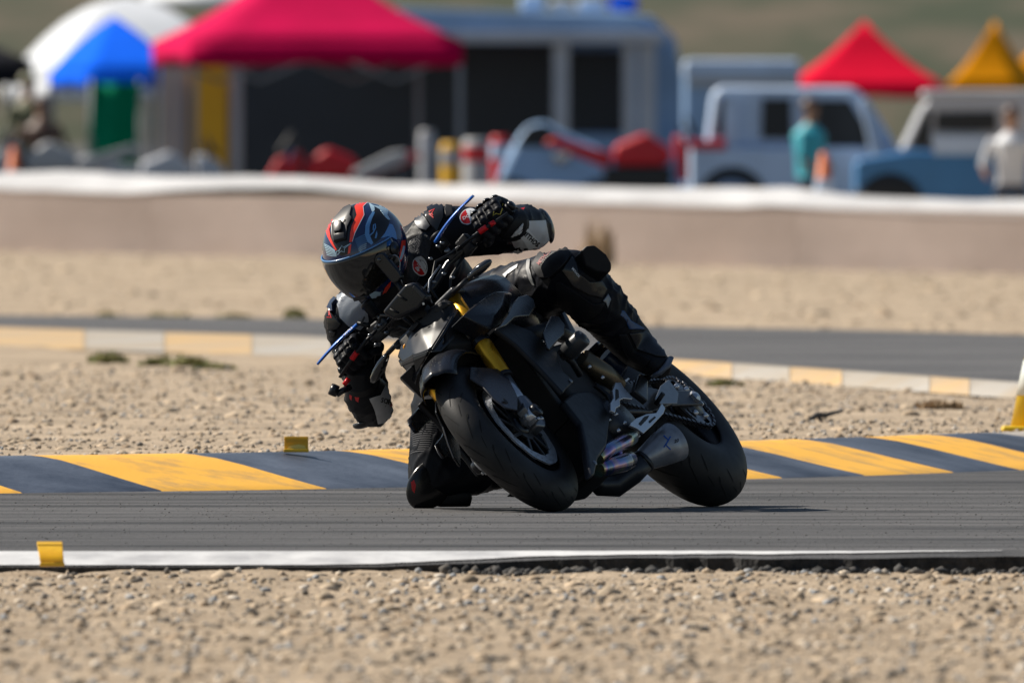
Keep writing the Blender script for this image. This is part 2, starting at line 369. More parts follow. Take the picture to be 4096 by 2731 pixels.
# --- far road with its worn kerb
def gz(px, py): p = gnd(px, py, ZB); return p
ft = [(-1800, 1268), (-500, 1280), (0, 1290), (1200, 1305), (2700, 1338), (3400, 1352), (4096, 1372), (5200, 1410), (7000, 1480)]
fb = [(-1800, 1318), (-500, 1335), (0, 1348), (1200, 1385), (2300, 1450), (2700, 1482), (3400, 1530), (4096, 1580), (5200, 1680), (6200, 1800)]
def curve_px(pts, n): 
    p = np.array(pts, float); t = np.linspace(0, 1, n); s = np.linspace(0, 1, len(p)); x = np.linspace(p[0, 0], p[-1, 0], n); return [(a, np.interp(a, p[:, 0], p[:, 1])) for a in x]
T = [gz(*q)+[0, 0, .045] for q in curve_px(ft, 60)]; B = [gz(*q)+[0, 0, .045] for q in curve_px(fb, 60)]
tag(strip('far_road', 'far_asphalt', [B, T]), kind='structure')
fk = thing('far_kerb', tuple(gz(0, 1370)), None, None); fk['kind'] = 'structure'
mat('far_yellow', (.58, .37, .15), .7, col2=(.44, .34, .23), nscale=.7, detail=7)
mat('far_white', (.40, .38, .35), .8, col2=(.37, .30, .215), nscale=.8, detail=7)
fseg = [-1400, -700, -180, 340, 660, 1010, 1330, 1640, 1960, 2260, 2560, 2930, 3160, 3370, 3720, 3880, 4300, 4700]
fbx = np.array(fb, float)
for i in range(len(fseg)-1):
    a, b = fseg[i], fseg[i+1]; hw = 40 if a < 1200 else 16
    rows = [[], [], []]
    for x in np.linspace(a, b-3, 8):
        y = np.interp(x, fbx[:, 0], fbx[:, 1]); 
        p0 = gz(x, y+hw); p1 = gz(x, y-2); rows[0].append(p0+[0, 0, .0]); rows[1].append(.6*p0+.4*p1+[0, 0, .052]); rows[2].append(p1+[0, 0, .052])
    mb = MB(); mb.grid(rows, True); mb.build('painted_block', 'far_yellow' if i % 2 == 0 else 'far_white', fk)
# --- hills
mat('hill', (.10, .080, .052), .95, col2=(.032, .044, .019), nscale=.11, detail=3, contrast=(.40, .60))
hx = np.linspace(-420, 420, 160); hy = np.linspace(1500, 2300, 60)
def zh(X, Y):
    t = np.clip((Y-1500)/700, 0, 1); r = 75*t**.8*(1+.5*fnoise(X, Y, 40, 4, .006)); return r+6*fnoise(X, Y, 41, 4, .03)*t-.5
sheet('hills', 'hill', hx, hy, zh)
# --- loose stones: nobody could count them
ico_v, ico_f = None, None
bm = bmesh.new(); bmesh.ops.create_icosphere(bm, subdivisions=1, radius=1); ico_v = np.array([v.co[:] for v in bm.verts]); ico_f = np.array([[v.index for v in f.verts] for f in bm.faces]); bm.free()
def scatter(name, m, P, size, label, cat):
    n = len(P); g = np.random.default_rng(len(name)); V = []
    sc = size[:, None]*g.uniform(.6, 1.25, (n, 3))*[1, 1, .72]; ang = g.uniform(0, 6.28, n); jit = g.uniform(.68, 1.2, (n, len(ico_v), 1))
    v = ico_v[None]*jit*sc[:, None]; c, s = np.cos(ang)[:, None], np.sin(ang)[:, None]
    v = np.stack([v[..., 0]*c-v[..., 1]*s, v[..., 0]*s+v[..., 1]*c, v[..., 2]], -1)+P[:, None]
    f = ico_f[None]+(np.arange(n)*len(ico_v))[:, None, None]
    me = bpy.data.meshes.new(name); me.vertices.add(n*len(ico_v)); me.vertices.foreach_set('co', v.reshape(-1).astype(np.float32))
    nf = n*len(ico_f); me.loops.add(nf*3); me.loops.foreach_set('vertex_index', f.reshape(-1).astype(np.int32)); me.polygons.add(nf)
    me.polygons.foreach_set('loop_start', (np.arange(nf)*3).astype(np.int32)); me.polygons.foreach_set('loop_total', np.full(nf, 3, np.int32)); me.update(); me.validate()
    return tag(link(name, me, None, m), label, cat, kind='stuff')
def stone_mat(name, cols):
    m = mat(name, cols[0], .85); n = m.node_tree.nodes; l = m.node_tree.links; p = n['Principled BSDF']
    g = n.new('ShaderNodeNewGeometry'); rp = n.new('ShaderNodeValToRGB'); rp.color_ramp.interpolation = 'CONSTANT'
    e = rp.color_ramp.elements; e[0].color = (*cols[0], 1); e[0].position = 0
    e[1].position = 1/len(cols); e[1].color = (*cols[1], 1)
    for i, c in enumerate(cols[2:], 2): k = e.new(i/len(cols)); k.color = (*c, 1)
    l.new(g.outputs['Random Per Island'], rp.inputs[0]); l.new(rp.outputs[0], p.inputs['Base Color'])
stone_mat('loose_stone', [(.42, .32, .22), (.27, .225, .175), (.52, .41, .29), (.33, .285, .235), (.58, .49, .38), (.16, .145, .125), (.46, .36, .25), (.35, .36, .37), (.64, .58, .50)])
n = 44000
Y = rng.uniform(-33, -9.9, n); X = rng.uniform(-4.6, 4.6, n); ok = Y < edge_y(X)-.05; X, Y = X[ok], Y[ok]
sz = .004+.010*rng.power(.55, len(X))[::-1]*rng.uniform(.3, 1, len(X)); sz = .0034+.0150*rng.random(len(X))**4.5
scatter('loose_gravel', 'loose_stone', np.stack([X, Y, zfront(X, Y)+sz*.25], -1), sz, 'pale loose gravel strewn over the dirt verge in the foreground', 'gravel')
n = 34000
X = rng.uniform(-6, 7.5, n); b = np.interp(X, cx, bl_); Y = b+.02+(45-b)*rng.random(n)**1.3
sz = .0035+.0105*rng.random(n)**3.5
scatter('runoff_gravel', 'loose_stone', np.stack([X, Y, zback(X, Y)+sz*.3], -1), sz, 'tan gravel and pebbles lying behind the striped kerb', 'gravel')
stone_mat('clod', [(.42, .315, .21), (.34, .25, .165), (.49, .375, .255), (.26, .20, .135), (.54, .425, .30), (.38, .30, .21)])
n = 5000; X = rng.uniform(-4.6, 4.6, n); Y = rng.uniform(-30, -10.2, n); sz = .012+.028*rng.random(n)**3
scatter('dirt_clods', 'clod', np.stack([X, Y, zfront(X, Y)-sz*.15], -1), sz, 'small sandy clods among the gravel of the near verge', 'dirt')
n = 7000; X = rng.uniform(-6, 7.5, n); b = np.interp(X, cx, bl_); Y = b+.05+(48-b)*rng.random(n)**1.2; sz = .010+.030*rng.random(n)**4
scatter('runoff_clods', 'clod', np.stack([X, Y, zback(X, Y)-sz*.2], -1), sz, 'sandy clods scattered over the run-off behind the kerb', 'dirt')
stone_mat('road_grit', [(.07, .07, .072), (.13, .125, .12), (.05, .05, .05), (.20, .19, .175), (.09, .088, .085), (.11, .105, .10)])
n = 14000; X = rng.uniform(-4, 4, n); Y = rng.uniform(-9.4, 6.5, n); kx = np.array([np.interp(x, kc[:, 0], kc[:, 1]) for x in X]); ok = Y < kx-.05; X, Y = X[ok], Y[ok]; sz = .0012+.0026*rng.random(len(X))**5
scatter('road_grit', 'road_grit', np.stack([X, Y, sz*.2], -1), sz, 'fine loose grit lying on the asphalt around the motorcycle', 'grit')
n = 9000; Y = rng.uniform(60, 152, n); X = rng.uniform(-1, 1, n)*(4+.045*Y); sz = .018+.05*rng.random(n)**3
xr = 2048+X*FPX/(D0+Y); yr = YH+(CAMH-ZB)*FPX/(D0+Y); ft_ = np.array(ft, float); fb_ = np.array(fb, float); onroad = (yr > np.interp(xr, ft_[:, 0], ft_[:, 1])-6) & (yr < np.interp(xr, fb_[:, 0], fb_[:, 1])+60)
X, Y, sz = X[~onroad], Y[~onroad], sz[~onroad]
scatter('far_clods', 'clod', np.stack([X, Y, zback(X, Y)-sz*.35], -1), sz, 'rough sandy clods between the far road and the barrier', 'dirt')
# crumbs of broken asphalt along the road edge
stone_mat('asphalt_crumb', [(.035, .033, .032), (.06, .057, .055), (.022, .022, .022), (.09, .08, .07)])
n = 900; X = rng.uniform(-.2, 3.4, n); Y = edge_y(X)-.02-.4*rng.random(n)**2.2+.06; sz = .006+.020*rng.random(n)**3
scatter('asphalt_crumbs', 'asphalt_crumb', np.stack([X, Y, np.full(n, ZF)+sz*.3], -1), sz, 'dark crumbs of broken asphalt below the ragged road edge', 'rubble')
# ================================================================ markers, barrier, paddock
mat('marker_plastic', (.72, .40, .01), .4, col2=(.80, .47, .015), nscale=30, coat=.2)
mat('marker_reflector', (.80, .62, .16), .25, bump=(300, .5, .001))
def marker(px0, px1, py0, py1, py_base, z, lean, label):
    g = gnd((px0+px1)/2, py_base, z); Y = g[1]
    t = thing('lane_marker', tuple(g), label, 'lane marker')
    a = pix(px0, py1, Y); b = pix(px1, py1, Y); w = b[0]-a[0]; h = pix(px0, py0, Y)[2]-a[2]
    mb = MB(); p = []
    for k in range(6):
        u = k/5; p.append((u*h, lean*u*u))
    fr = [[(a[0]+sx, Y+.004*0-dy, g[2]+.006+zz) for sx in (lean*2*zz, w+lean*zz)] for zz, dy in p]
    bk = [[(x, y+.016, zz) for x, y, zz in r] for r in fr]
    mb.grid(fr, False); mb.grid(bk, False)
    e = [fr[i][0] for i in range(6)]; e2 = [bk[i][0] for i in range(6)]; mb.grid([e, e2], False); e = [fr[i][1] for i in range(6)]; e2 = [bk[i][1] for i in range(6)]; mb.grid([e, e2], False); mb.grid([fr[-1], bk[-1]], False)
    mb.build('flap', 'marker_plastic', t, bevel=.002)
    mb = MB(); mb.box((a[0]+w/2, Y+.01, g[2]+.004), w*1.05, .06, .012); mb.build('base', 'marker_plastic', t, bevel=.003)
    return t, a, w, h, Y, g
t, a, w, h, Y, g = marker(1137, 1233, 1752, 1806, 1806, .12, 0., 'upright yellow plastic lane marker standing on the striped kerb')
g = None
mb = MB(); mb.prism([(a[0]+w*.10, Y-.002, a[2]+h*.22), (a[0]+w*.9, Y-.002, a[2]+h*.22), (a[0]+w*.86, Y-.002, a[2]+h*.45), (a[0]+w*.6, Y-.002, a[2]+h*.55), (a[0]+w*.2, Y-.002, a[2]+h*.42)], (0, -.0015, 0)); mb.build('reflector', 'marker_reflector', t)
mb = MB(); mb.box((a[0]+w/2, Y+.006, a[2]+h*.93), w*1.02, .02, h*.06); mb.build('top_bead', 'marker_plastic', t)
for q in (.80, .70): mb = MB(); mb.box((a[0]+w/2, Y-.001, a[2]+h*q), w*1.0, .006, h*.03); mb.build('rib', 'marker_plastic', t)
t, a, w, h, Y, g = marker(162, 256, 2178, 2265, 2262, -.03, -.10, 'bent yellow plastic lane marker standing on the white edge line')
mb = MB(); mb.box((a[0]+w*.42, Y+.004, a[2]+h*.99), w*1.06, .02, h*.07); mb.build('top_bead', 'marker_plastic', t)
# striped post at the right edge
mat('post_yellow', (.78, .52, .01), .45, col2=(.70, .45, .01), nscale=6, noise=(20, .15))
mat('post_white', (.74, .76, .74), .4, col2=(.55, .58, .52), nscale=9)
g = gnd(4078, 1716, .11); Y = g[1]
t = thing('traffic_cone', tuple(g), 'yellow traffic cone with a white reflective band behind the kerb', 'traffic cone')
sc = FPX/(D0+Y); cw = pix(4165, 1716, Y)[0]
def cone_seg(name, y0, y1, r0, r1, m, extra=0):
    z0 = pix(0, y0, Y)[2]; z1 = pix(0, y1, Y)[2]
    mb = MB(); mb.lathe((cw, Y, 0), (0, 0, 1), [(0, z0), (r0+extra, z0), (r1+extra, z1), (0, z1)], 32); return mb.build(name, m, t)
cone_seg('cone_body', 1712, 1200, .118, .016, 'post_yellow'); cone_seg('reflective_band', 1580, 1440, .0925, .0645, 'post_white', .003)
mb = MB(); mb.box((cw, Y, pix(0, 1716, Y)[2]), .30, .30, .025); mb.build('base', 'post_yellow', t, bevel=.01)
# --- concrete barrier: one object for each segment
mat('barrier_face', (.84, .71, .64), .85, col2=(.64, .53, .47), nscale=.6, detail=7, bump=(20, .3, .01))
mat('barrier_top', (.50, .50, .51), .8, col2=(.68, .68, .69), nscale=1.2, detail=5)
BY0 = 150.; bp = [np.array([x, BY0-.55*x, 0]) for x in (-16., -9., 0., 9., 17.)]
bpts = resample([q[:2] for q in bp], 3.0)
def bz_(p): return float(zback(np.array([p[0]]), np.array([p[1]]))[0])-.03
for i in range(len(bpts)-1):
    a, b = bpts[i], bpts[i+1]; d = (b-a)/np.linalg.norm(b-a); nn = np.array([-d[1], d[0]]); m_ = (a+b)/2; nx = -nn if nn[1] > 0 else nn     # nx towards the camera
    t = thing('concrete_barrier', (m_[0], m_[1], bz_(m_)), 'low tan concrete barrier segment with a pale sun-catching top before the paddock', 'barrier', 'concrete barrier segments')
    def sec(p, prof): return [(p[0]+nx[0]*u, p[1]+nx[1]*u, bz_(p)+v) for u, v in prof]
    rn_ = rnd.uniform(-.012, .012); rn2 = rnd.uniform(-.012, .012)
    a2 = a+d*.002; b2 = b-d*.002
    pr = [(.225, 0), (.222, .07), (.215, .25), (.21, .535), (-.12, .535), (-.25, .07), (-.25, 0)]
    mb = MB(); mb.grid([sec(a2, pr), sec(b2, pr)], False, True); mb.add(sec(a2, pr), [tuple(range(7))]); mb.add(sec(b2, pr), [tuple(range(7))[::-1]]); mb.build('wall', 'barrier_face', t)
    rows = []
    for q in range(13):
        p = a+(b-a)*q/12; w1 = .10*fnoise(np.array([p[0]*1.]), np.array([1.]), 61, 3, .5)[0]*2; w2 = .09*fnoise(np.array([p[0]*1.]), np.array([7.]), 63, 3, .6)[0]*2
        rows.append(sec(p, [(.215, .530+w2), (.205, .543+w2), (-.02, .655+w1), (-.10, .655+w1), (-.12, .49)]))
    mb = MB(); mb.grid(rows, True); mb.build('sun_catching_cap', 'barrier_top', t)  # slope added to catch the sun; wavy edges imitate heat shimmer
# --- generic flat-lit paints for the paddock
def pm(name, c, r=.5, **k): return mat(name, c, r, col2=tuple(x*.82 for x in c), nscale=1.5, **k)
for nm_, c in dict(red_cloth=(.60, .0, .075), red_cloth2=(.80, .0, .035), blue_cloth=(.0, .13, .90), black_cloth=(.012, .013, .018), white_cloth=(.72, .75, .80), yellow_cloth=(.90, .34, .0), green_cloth=(.0, .22, .11),
                   pole=(.30, .31, .34), shaded_white=(.56, .70, .92), blue_body=(.32, .50, .78), bay_shade=(.022, .026, .034), navy_body=(.045, .20, .46), tan_panel=(.52, .40, .30), ochre=(.80, .44, .01), glass_dark=(.01, .013, .017), rubber=(.015, .015, .015),  # the vehicle white is pale blue: shade tint put into its colour
                   orange=(.80, .16, .02), skin=(.40, .22, .14), cyan_cloth=(.05, .45, .55), denim=(.03, .05, .10), chrome=(.75, .75, .78), red_paint=(.65, .01, .02), grey_cover=(.42, .43, .45), khaki=(.16, .16, .08), brown_cloth=(.10, .05, .035), silver_body=(.55, .57, .62)).items(): pm(nm_, c)
for q_ in ('red_cloth', 'red_cloth2', 'blue_cloth', 'yellow_cloth', 'green_cloth', 'black_cloth'): p_ = MATS[q_].node_tree.nodes['Principled BSDF']; p_.inputs['Roughness'].default_value = .9; p_.inputs['Specular IOR Level'].default_value = .1
MATS['chrome'].node_tree.nodes['Principled BSDF'].inputs['Metallic'].default_value = 1; MATS['chrome'].node_tree.nodes['Principled BSDF'].inputs['Roughness'].default_value = .12
GZ = .02                                    # paddock level
def canopy(name, label, px_l, px_r, y_eave, d, depth, peak, val, cloth, group=None, bulge=-.10, yaw=6, legs=True, valance_back=True, truss=True):
    """pop-up canopy: four cloth slopes, valances, legs, truss bars"""
    Y = d-D0; a = pix(px_l, y_eave, Y); b = pix(px_r, y_eave, Y); w = b[0]-a[0]; ze = a[2]
    t = thing(name, (a[0]+w/2, Y+depth/2, GZ), label, 'canopy', group)
    c, s = math.cos(R(yaw)), math.sin(R(yaw)); cx_, cy_ = b[0], Y
    def q(u, v, z): x = (u-1)*w; y = v*depth; return (cx_+x*c+y*(-s)*1., cy_-x*s*0.4+y*c, z)
    C = [q(0, 0, ze), q(1, 0, ze), q(1, 1, ze), q(0, 1, ze)]; P = q(.5, .5, ze+peak)
    mb = MB()
    for i in range(4):
        A, B = np.array(C[i]), np.array(C[(i+1) % 4]); Pk = np.array(P); rows = []
        for k in range(7):
            f = k/6; sag = bulge*math.sin(math.pi*f)*peak
            rows.append([tuple((A*(1-e)+B*e)*(1-f)+Pk*f+[0, 0, sag-.06*math.sin(math.pi*e)*(1-f)*0]) for e in np.linspace(0, 1, 9)])
        mb.grid(rows, True)
    mb.build('roof', cloth, t, solid=.01)
    for i in range(4):
        A, B = np.array(C[i]), np.array(C[(i+1) % 4]); top_ = []; bot_ = []
        for e in np.linspace(0, 1, 13): p = A*(1-e)+B*e; top_.append(tuple(p)); bot_.append(tuple(p-[0, 0, val*(1+.12*math.sin(e*9))]))
        mb = MB(); mb.grid([top_, bot_], True); mb.build('valance', cloth, t, solid=.008)
    if legs:
        for i in range(4):
            x, y, z = C[i]; mb = MB(); mb.box((x+(.03 if i in (0, 3) else -.03), y+(.03 if i < 2 else -.03), (z+GZ)/2), .06, .06, z-GZ); mb.build('leg', 'pole', t)
    if truss:
        for i in (0, 2):
            A, B = np.array(C[i]), np.array(C[(i+1) % 4]); zt, zb = -.10, -.42; n = 4; off = np.array([0, .05 if i == 0 else -.05, 0])
            for k in range(n):
                p0 = A+(B-A)*k/n+off; p1 = A+(B-A)*(k+1)/n+off
                u, v = (zt, zb) if k % 2 == 0 else (zb, zt)
                mb = MB(); mb.tube([p0+[0, 0, u], p1+[0, 0, v]], .022, 6); mb.build('truss_bar', 'pole', t)
    return t
canopy('red_canopy', 'large crimson pop-up canopy on metal legs beside the blue trailer', 752, 1850, 168, 330, 2.9, 1.05, .24, 'red_cloth', yaw=9)
canopy('blue_canopy', 'bright blue pop-up canopy left of the crimson canopy', 345, 720, 290, 342, 3., .62, .16, 'blue_cloth', yaw=9, truss=False, bulge=.08)
canopy('white_canopy', 'white peaked tent roof behind the blue canopy', 175, 1000, 330, 356, 3.2, 1.0, .2, 'white_cloth', yaw=10, truss=False, bulge=.22)
canopy('black_canopy', 'black canopy cut off by the left edge', -420, 130, 245, 350, 3., .45, .25, 'black_cloth', yaw=5, truss=False)
canopy('scarlet_canopy', 'small bright red peaked canopy behind the white pickup', 3160, 3800, 352, 395, 1.9, .86, .12, 'red_cloth2', yaw=4, truss=False)
canopy('yellow_canopy', 'yellow peaked canopy roof at the far right', 3770, 4080, 345, 400, 1.4, .85, .1, 'yellow_cloth', yaw=-14, truss=False)
canopy('golden_canopy', 'second yellow canopy roof cut off by the right edge', 3960, 4480, 330, 412, 1.8, .95, .1, 'yellow_cloth', yaw=-10, truss=False)
# white domed awning far left top
mb = MB(); p = pix(1000, 20, 262); mb.ball(p, 1.05, 1.2, .42)
t = thing('white_awning', (p[0], p[1], GZ), 'white rounded awning above the crimson canopy at the top edge', 'awning')
MB_ = MB(); MB_.grid([[(p[0]+1.3*math.cos(a)*math.cos(e), p[1]+1.2*math.sin(a)*math.cos(e), p[2]+.42*math.sin(e)) for a in np.linspace(0, 6.283, 25)] for e in np.linspace(0, 1.57, 8)]); MB_.build('roof', 'white_cloth', t, solid=.01)
for sx in (-1, 1):
    mb = MB(); mb.box((p[0]+sx*1.2, p[1], (p[2]+GZ)/2), .06, .06, p[2]-GZ); mb.build('leg', 'pole', t)
# --- boxes given by their pixel outline on the camera side
def pbox(mb, x0, x1, y0, y1, Y, depth):
    a = pix(x0, y1, Y); b = pix(x1, y0, Y)
    return mb.box(((a[0]+b[0])/2, Y+depth/2, (a[2]+b[2])/2), b[0]-a[0], depth, b[2]-a[2])
def pprism(mb, pts, Y, depth): return mb.prism([pix(x, y, Y) for x, y in pts], (0, depth, 0))
# big trailer; dark panels paint the shade inside its open side
Y = 248
t = thing('race_trailer', (pix(2100, 900, Y)[0], Y+1.2, GZ), 'long blue grey race trailer with dark panels for shaded bays beside the crimson canopy', 'trailer')
mb = MB(); pprism(mb, [(940, 60), (2480, 45), (2610, 70), (2700, 150), (2735, 330), (2740, 905), (940, 905)], Y+1.0, 2.2); mb.build('body', 'blue_body', t, bevel=.04)
mb = MB(); pprism(mb, [(1480, 30), (2520, 62), (2640, 150), (2640, 176), (1480, 168)], Y-.6, 1.9); mb.build('awning_roof', 'blue_body', t, bevel=.02)
mb = MB(); pbox(mb, 1480, 2660, 130, 172, Y-.75, .15); mb.build('fascia', 'silver_body', t, bevel=.01)
mb = MB(); pbox(mb, 950, 2212, 176, 900, Y+.9, .08); mb.build('bay_shade_panel', 'bay_shade', t)  # dark sheet, carried left to paint the shade under the crimson canopy
mb = MB(); pbox(mb, 2275, 2492, 205, 530, Y+.9, .08); mb.build('bay_shade_panel', 'bay_shade', t)
for x0, x1, y0 in ((2212, 2275, 172), (2492, 2542, 172), (2556, 2622, 165)):
    mb = MB(); pbox(mb, x0, x1, y0, 900, Y-.6, .12); mb.build('post', 'silver_body', t)
mb = MB(); pbox(mb, 2275, 2700, 535, 900, Y+.75, .2); mb.build('skirt_panel', 'blue_body', t, bevel=.02)
for x0, x1, y0, m_ in ((2080, 2180, -20, 'shaded_white'), (2200, 2290, 0, 'silver_body'), (2310, 2420, -5, 'shaded_white'), (2440, 2550, -15, 'blue_cloth')):
    mb = MB(); pbox(mb, x0, x1, y0, 48, Y+1.4, .6); mb.build('roof_unit', m_, t, bevel=.05)
# pale panel wall under the crimson canopy: ochre door between tan boards
Y = 236
t = thing('tan_booth', (pix(790, 900, Y)[0], Y+.5, GZ), 'tan booth with a tall ochre door under the left of the crimson canopy', 'booth')
mb = MB(); pbox(mb, 640, 965, 250, 915, Y+.15, .9); mb.build('wall', 'tan_panel', t)
mb = MB(); pbox(mb, 760, 908, 262, 905, Y-.02, .07); mb.build('door', 'ochre', t)
for x0, x1 in ((648, 680), (700, 735), (925, 965)):
    mb = MB(); pbox(mb, x0, x1, 240, 905, Y, .08); mb.build('frame_post', 'grey_cover', t)
# white box van behind the pickup
Y = 215
t = thing('box_van', (pix(3000, 900, Y)[0], Y+1.2, GZ), 'pale box van parked behind the white pickup cab', 'van')
mb = MB(); pbox(mb, 2735, 3200, 244, 880, Y+.9, 2.0); mb.build('body', 'blue_body', t, bevel=.06)
mb = MB(); pbox(mb, 2735, 3200, 238, 318, Y+.7, 2.2); mb.build('roof_band', 'shaded_white', t, bevel=.05)
mb = MB(); pbox(mb, 2750, 3190, 322, 345, Y+.8, .1); mb.build('gutter', 'silver_body', t)
# --- pickup truck, side on: facing right
Y = 178
t = thing('pickup_truck', (pix(3200, 900, Y)[0], Y+1., GZ), 'white crew cab pickup with its door open behind the barrier', 'pickup truck')
mb = MB(); pprism(mb, [(2760, 585), (3590, 590), (3950, 600), (3970, 690), (3960, 800), (2760, 800)], Y, 1.9); mb.build('lower_body', 'shaded_white', t, bevel=.05)
mb = MB(); pprism(mb, [(2822, 590), (2850, 365), (2890, 345), (3420, 350), (3470, 395), (3590, 590)], Y+.12, 1.66); mb.build('cab', 'shaded_white', t, bevel=.06)
for pts in ([(2856, 545), (2880, 398), (2932, 395), (2928, 550)], [(3050, 395), (3165, 395), (3168, 555), (3045, 555)], [(3215, 400), (3400, 400), (3470, 520), (3480, 640), (3230, 640)]):
    mb = MB(); pprism(mb, pts, Y+.09, .04); mb.build('window', 'glass_dark', t)
mb = MB(); pprism(mb, [(3440, 400), (3470, 395), (3545, 670), (3500, 680)], Y-.45, .5); mb.build('open_door', 'shaded_white', t, bevel=.02)
mb = MB(); pbox(mb, 2760, 2905, 560, 600, Y-.02, .1); mb.build('bed_rail', 'red_paint', t, bevel=.02)
mb = MB(); pbox(mb, 2895, 2950, 400, 600, Y+.05, .06); mb.build('pillar', 'shaded_white', t)
for x in (2930, 3760):
    mb = MB(); c = pix(x, 810, Y-.02); mb.lathe(c, (0, 1, 0), [(.05, 0), (.30, 0), (.37, .05), (.37, .2), (.05, .22)], 24); w_ = mb.build('wheel', 'rubber', t)
    mb = MB(); mb.lathe(c-np.array([0, .01, 0]), (0, 1, 0), [(0, 0), (.2, 0), (.22, .03)], 20); mb.build('rim', 'chrome', w_)
# dark blue car at the right
Y = 168
t = thing('blue_pickup', (pix(3900, 900, Y)[0], Y+1., GZ), 'blue pickup with a pale cab at the right edge', 'pickup truck')
mb = MB(); pprism(mb, [(3420, 640), (3650, 600), (4700, 600), (4700, 830), (3420, 830)], Y, 1.8); mb.build('body', 'navy_body', t, bevel=.05)
mb = MB(); pprism(mb, [(3600, 606), (3690, 420), (3740, 385), (4440, 385), (4540, 606)], Y+.1, 1.6); mb.build('cab', 'silver_body', t, bevel=.05)
mb = MB(); pprism(mb, [(3640, 590), (3700, 440), (3725, 440), (3722, 590)], Y+.08, .03); mb.build('window', 'glass_dark', t)
mb = MB(); pprism(mb, [(3745, 450), (3985, 445), (3990, 525), (3740, 525)], Y+.08, .03); mb.build('window', 'glass_dark', t)
mb = MB(); pprism(mb, [(3730, 545), (3950, 545), (3945, 618), (3735, 618)], Y-.03, .05); mb.build('side_panel', 'shaded_white', t)
mb = MB(); pbox(mb, 3690, 4400, 360, 392, Y+.1, 1.5); mb.build('roof_rack', 'silver_body', t, bevel=.03)
for x in (3560, 4380):
    mb = MB(); c = pix(x, 830, Y-.02); mb.lathe(c, (0, 1, 0), [(.05, 0), (.28, 0), (.34, .05), (.34, .2), (.05, .22)], 24); mb.build('wheel', 'rubber', t)
# low blue grey car behind the barrier, centre
Y = 190
t = thing('grey_blue_car', (pix(2200, 900, Y)[0], Y+1., GZ), 'blue grey low car with rounded bonnet behind the barrier below the trailer', 'car')
mb = MB(); pprism(mb, [(1990, 900), (1995, 700), (2040, 600), (2100, 500), (2180, 480), (2260, 530), (2420, 600), (2470, 700), (2470, 900)], Y, 1.7); mb.build('body', 'blue_body', t, bevel=.1)
MATS['silver_body']
mb = MB(); mb.lathe(pix(2245, 622, Y-.05), (0, -1, 0), [(0, .04), (.07, .03), (.085, 0)], 20); mb.build('headlamp', 'chrome', t)
mb = MB(); pprism(mb, [(2060, 585), (2110, 510), (2175, 495), (2240, 540), (2250, 590)], Y-.02, .03); mb.build('windscreen', 'glass_dark', t)
for x in (2050, 2410):
    mb = MB(); c = pix(x, 830, Y-.02); mb.lathe(c, (0, 1, 0), [(.05, 0), (.26, 0), (.3, .05), (.3, .2), (.05, .22)], 20); mb.build('wheel', 'rubber', t)
# parked motorcycles
def parked_bike(x, y, s, Y, paint, label, face=1):
    """x,y pixel of the tank; s pixels per metre there"""
    c = pix(x, y, Y); k = 1.
    t = thing('parked_motorcycle', (c[0], c[1], GZ), label, 'motorcycle', None)
    X = lambda u, v, w=0.: (c[0]+face*u, Y+w, c[2]+v)
    gz0 = c[2]-.78
    for u in (-.68, .72):
        mb = MB(); ctr = (c[0]+face*u, Y, GZ+.31); mb.lathe(ctr, (0, 1, 0), [(.22, -.05), (.28, -.06), (.31, 0), (.28, .06), (.22, .05)], 28); w = mb.build('wheel', 'rubber', t)
        mb = MB(); mb.lathe(ctr, (0, 1, 0), [(.0, -.03), (.06, -.04), (.2, -.02), (.22, -.04)], 20); mb.build('rim', 'chrome', w)
    mb = MB(); mb.hull([X(u, v, w) for u, v, w in ((-.2, -.1, -.12), (-.2, .1, -.1), (.1, .22, -.12), (.35, .05, -.1), (.3, -.1, -.12), (-.2, -.1, .12), (-.2, .1, .1), (.1, .22, .12), (.35, .05, .1), (.3, -.1, .12))]); mb.build('fuel_tank', paint, t, bevel=.05)
    mb = MB(); mb.hull([X(u, v, w) for u, v, w in ((.35, .2, -.1), (.6, .12, -.12), (.75, -.15, -.14), (.4, -.25, -.18), (.35, .2, .1), (.6, .12, .12), (.75, -.15, .14), (.4, -.25, .18))]); mb.build('fairing', paint, t, bevel=.04)
    mb = MB(); mb.hull([X(u, v, w) for u, v, w in ((-.2, .02, -.12), (-.75, .18, -.08), (-.85, .12, -.06), (-.25, -.12, -.12), (-.2, .02, .12), (-.75, .18, .08), (-.85, .12, .06), (-.25, -.12, .12))]); mb.build('tail', paint, t, bevel=.03)
    mb = MB(); mb.hull([X(u, v, w) for u, v, w in ((-.3, -.1, -.16), (.35, -.1, -.16), (.3, -.5, -.14), (-.25, -.5, -.14), (-.3, -.1, .16), (.35, -.1, .16), (.3, -.5, .14), (-.25, -.5, .14))]); mb.build('engine', 'rubber', t, bevel=.03)
    for w in (-.1, .1):
        mb = MB(); mb.tube([X(.45, .2, w), (c[0]+face*.72, Y+w, GZ+.31)], .025, 8); mb.build('fork_leg', 'chrome', t)
    mb = MB(); mb.tube([X(-.1, -.35, .16), (c[0]-face*.68, Y+.1, GZ+.31)], .03, 8); mb.build('swingarm', 'chrome', t)
    mb = MB(); mb.tube([X(.42, .28, -.3), X(.45, .24, 0), X(.42, .28, .3)], .018, 8); mb.build('handlebar', 'rubber', t)
    mb = MB(); mb.hull([X(u, v, w) for u, v, w in ((.5, .2, -.09), (.62, .16, -.09), (.45, .40, -.06), (.5, .2, .09), (.62, .16, .09), (.45, .40, .06))]); mb.build('windscreen', 'glass_dark', t, bevel=.02)
    return t
parked_bike(2540, 625, 400, 184, 'red_paint', 'red parked motorcycle below the right end of the trailer')
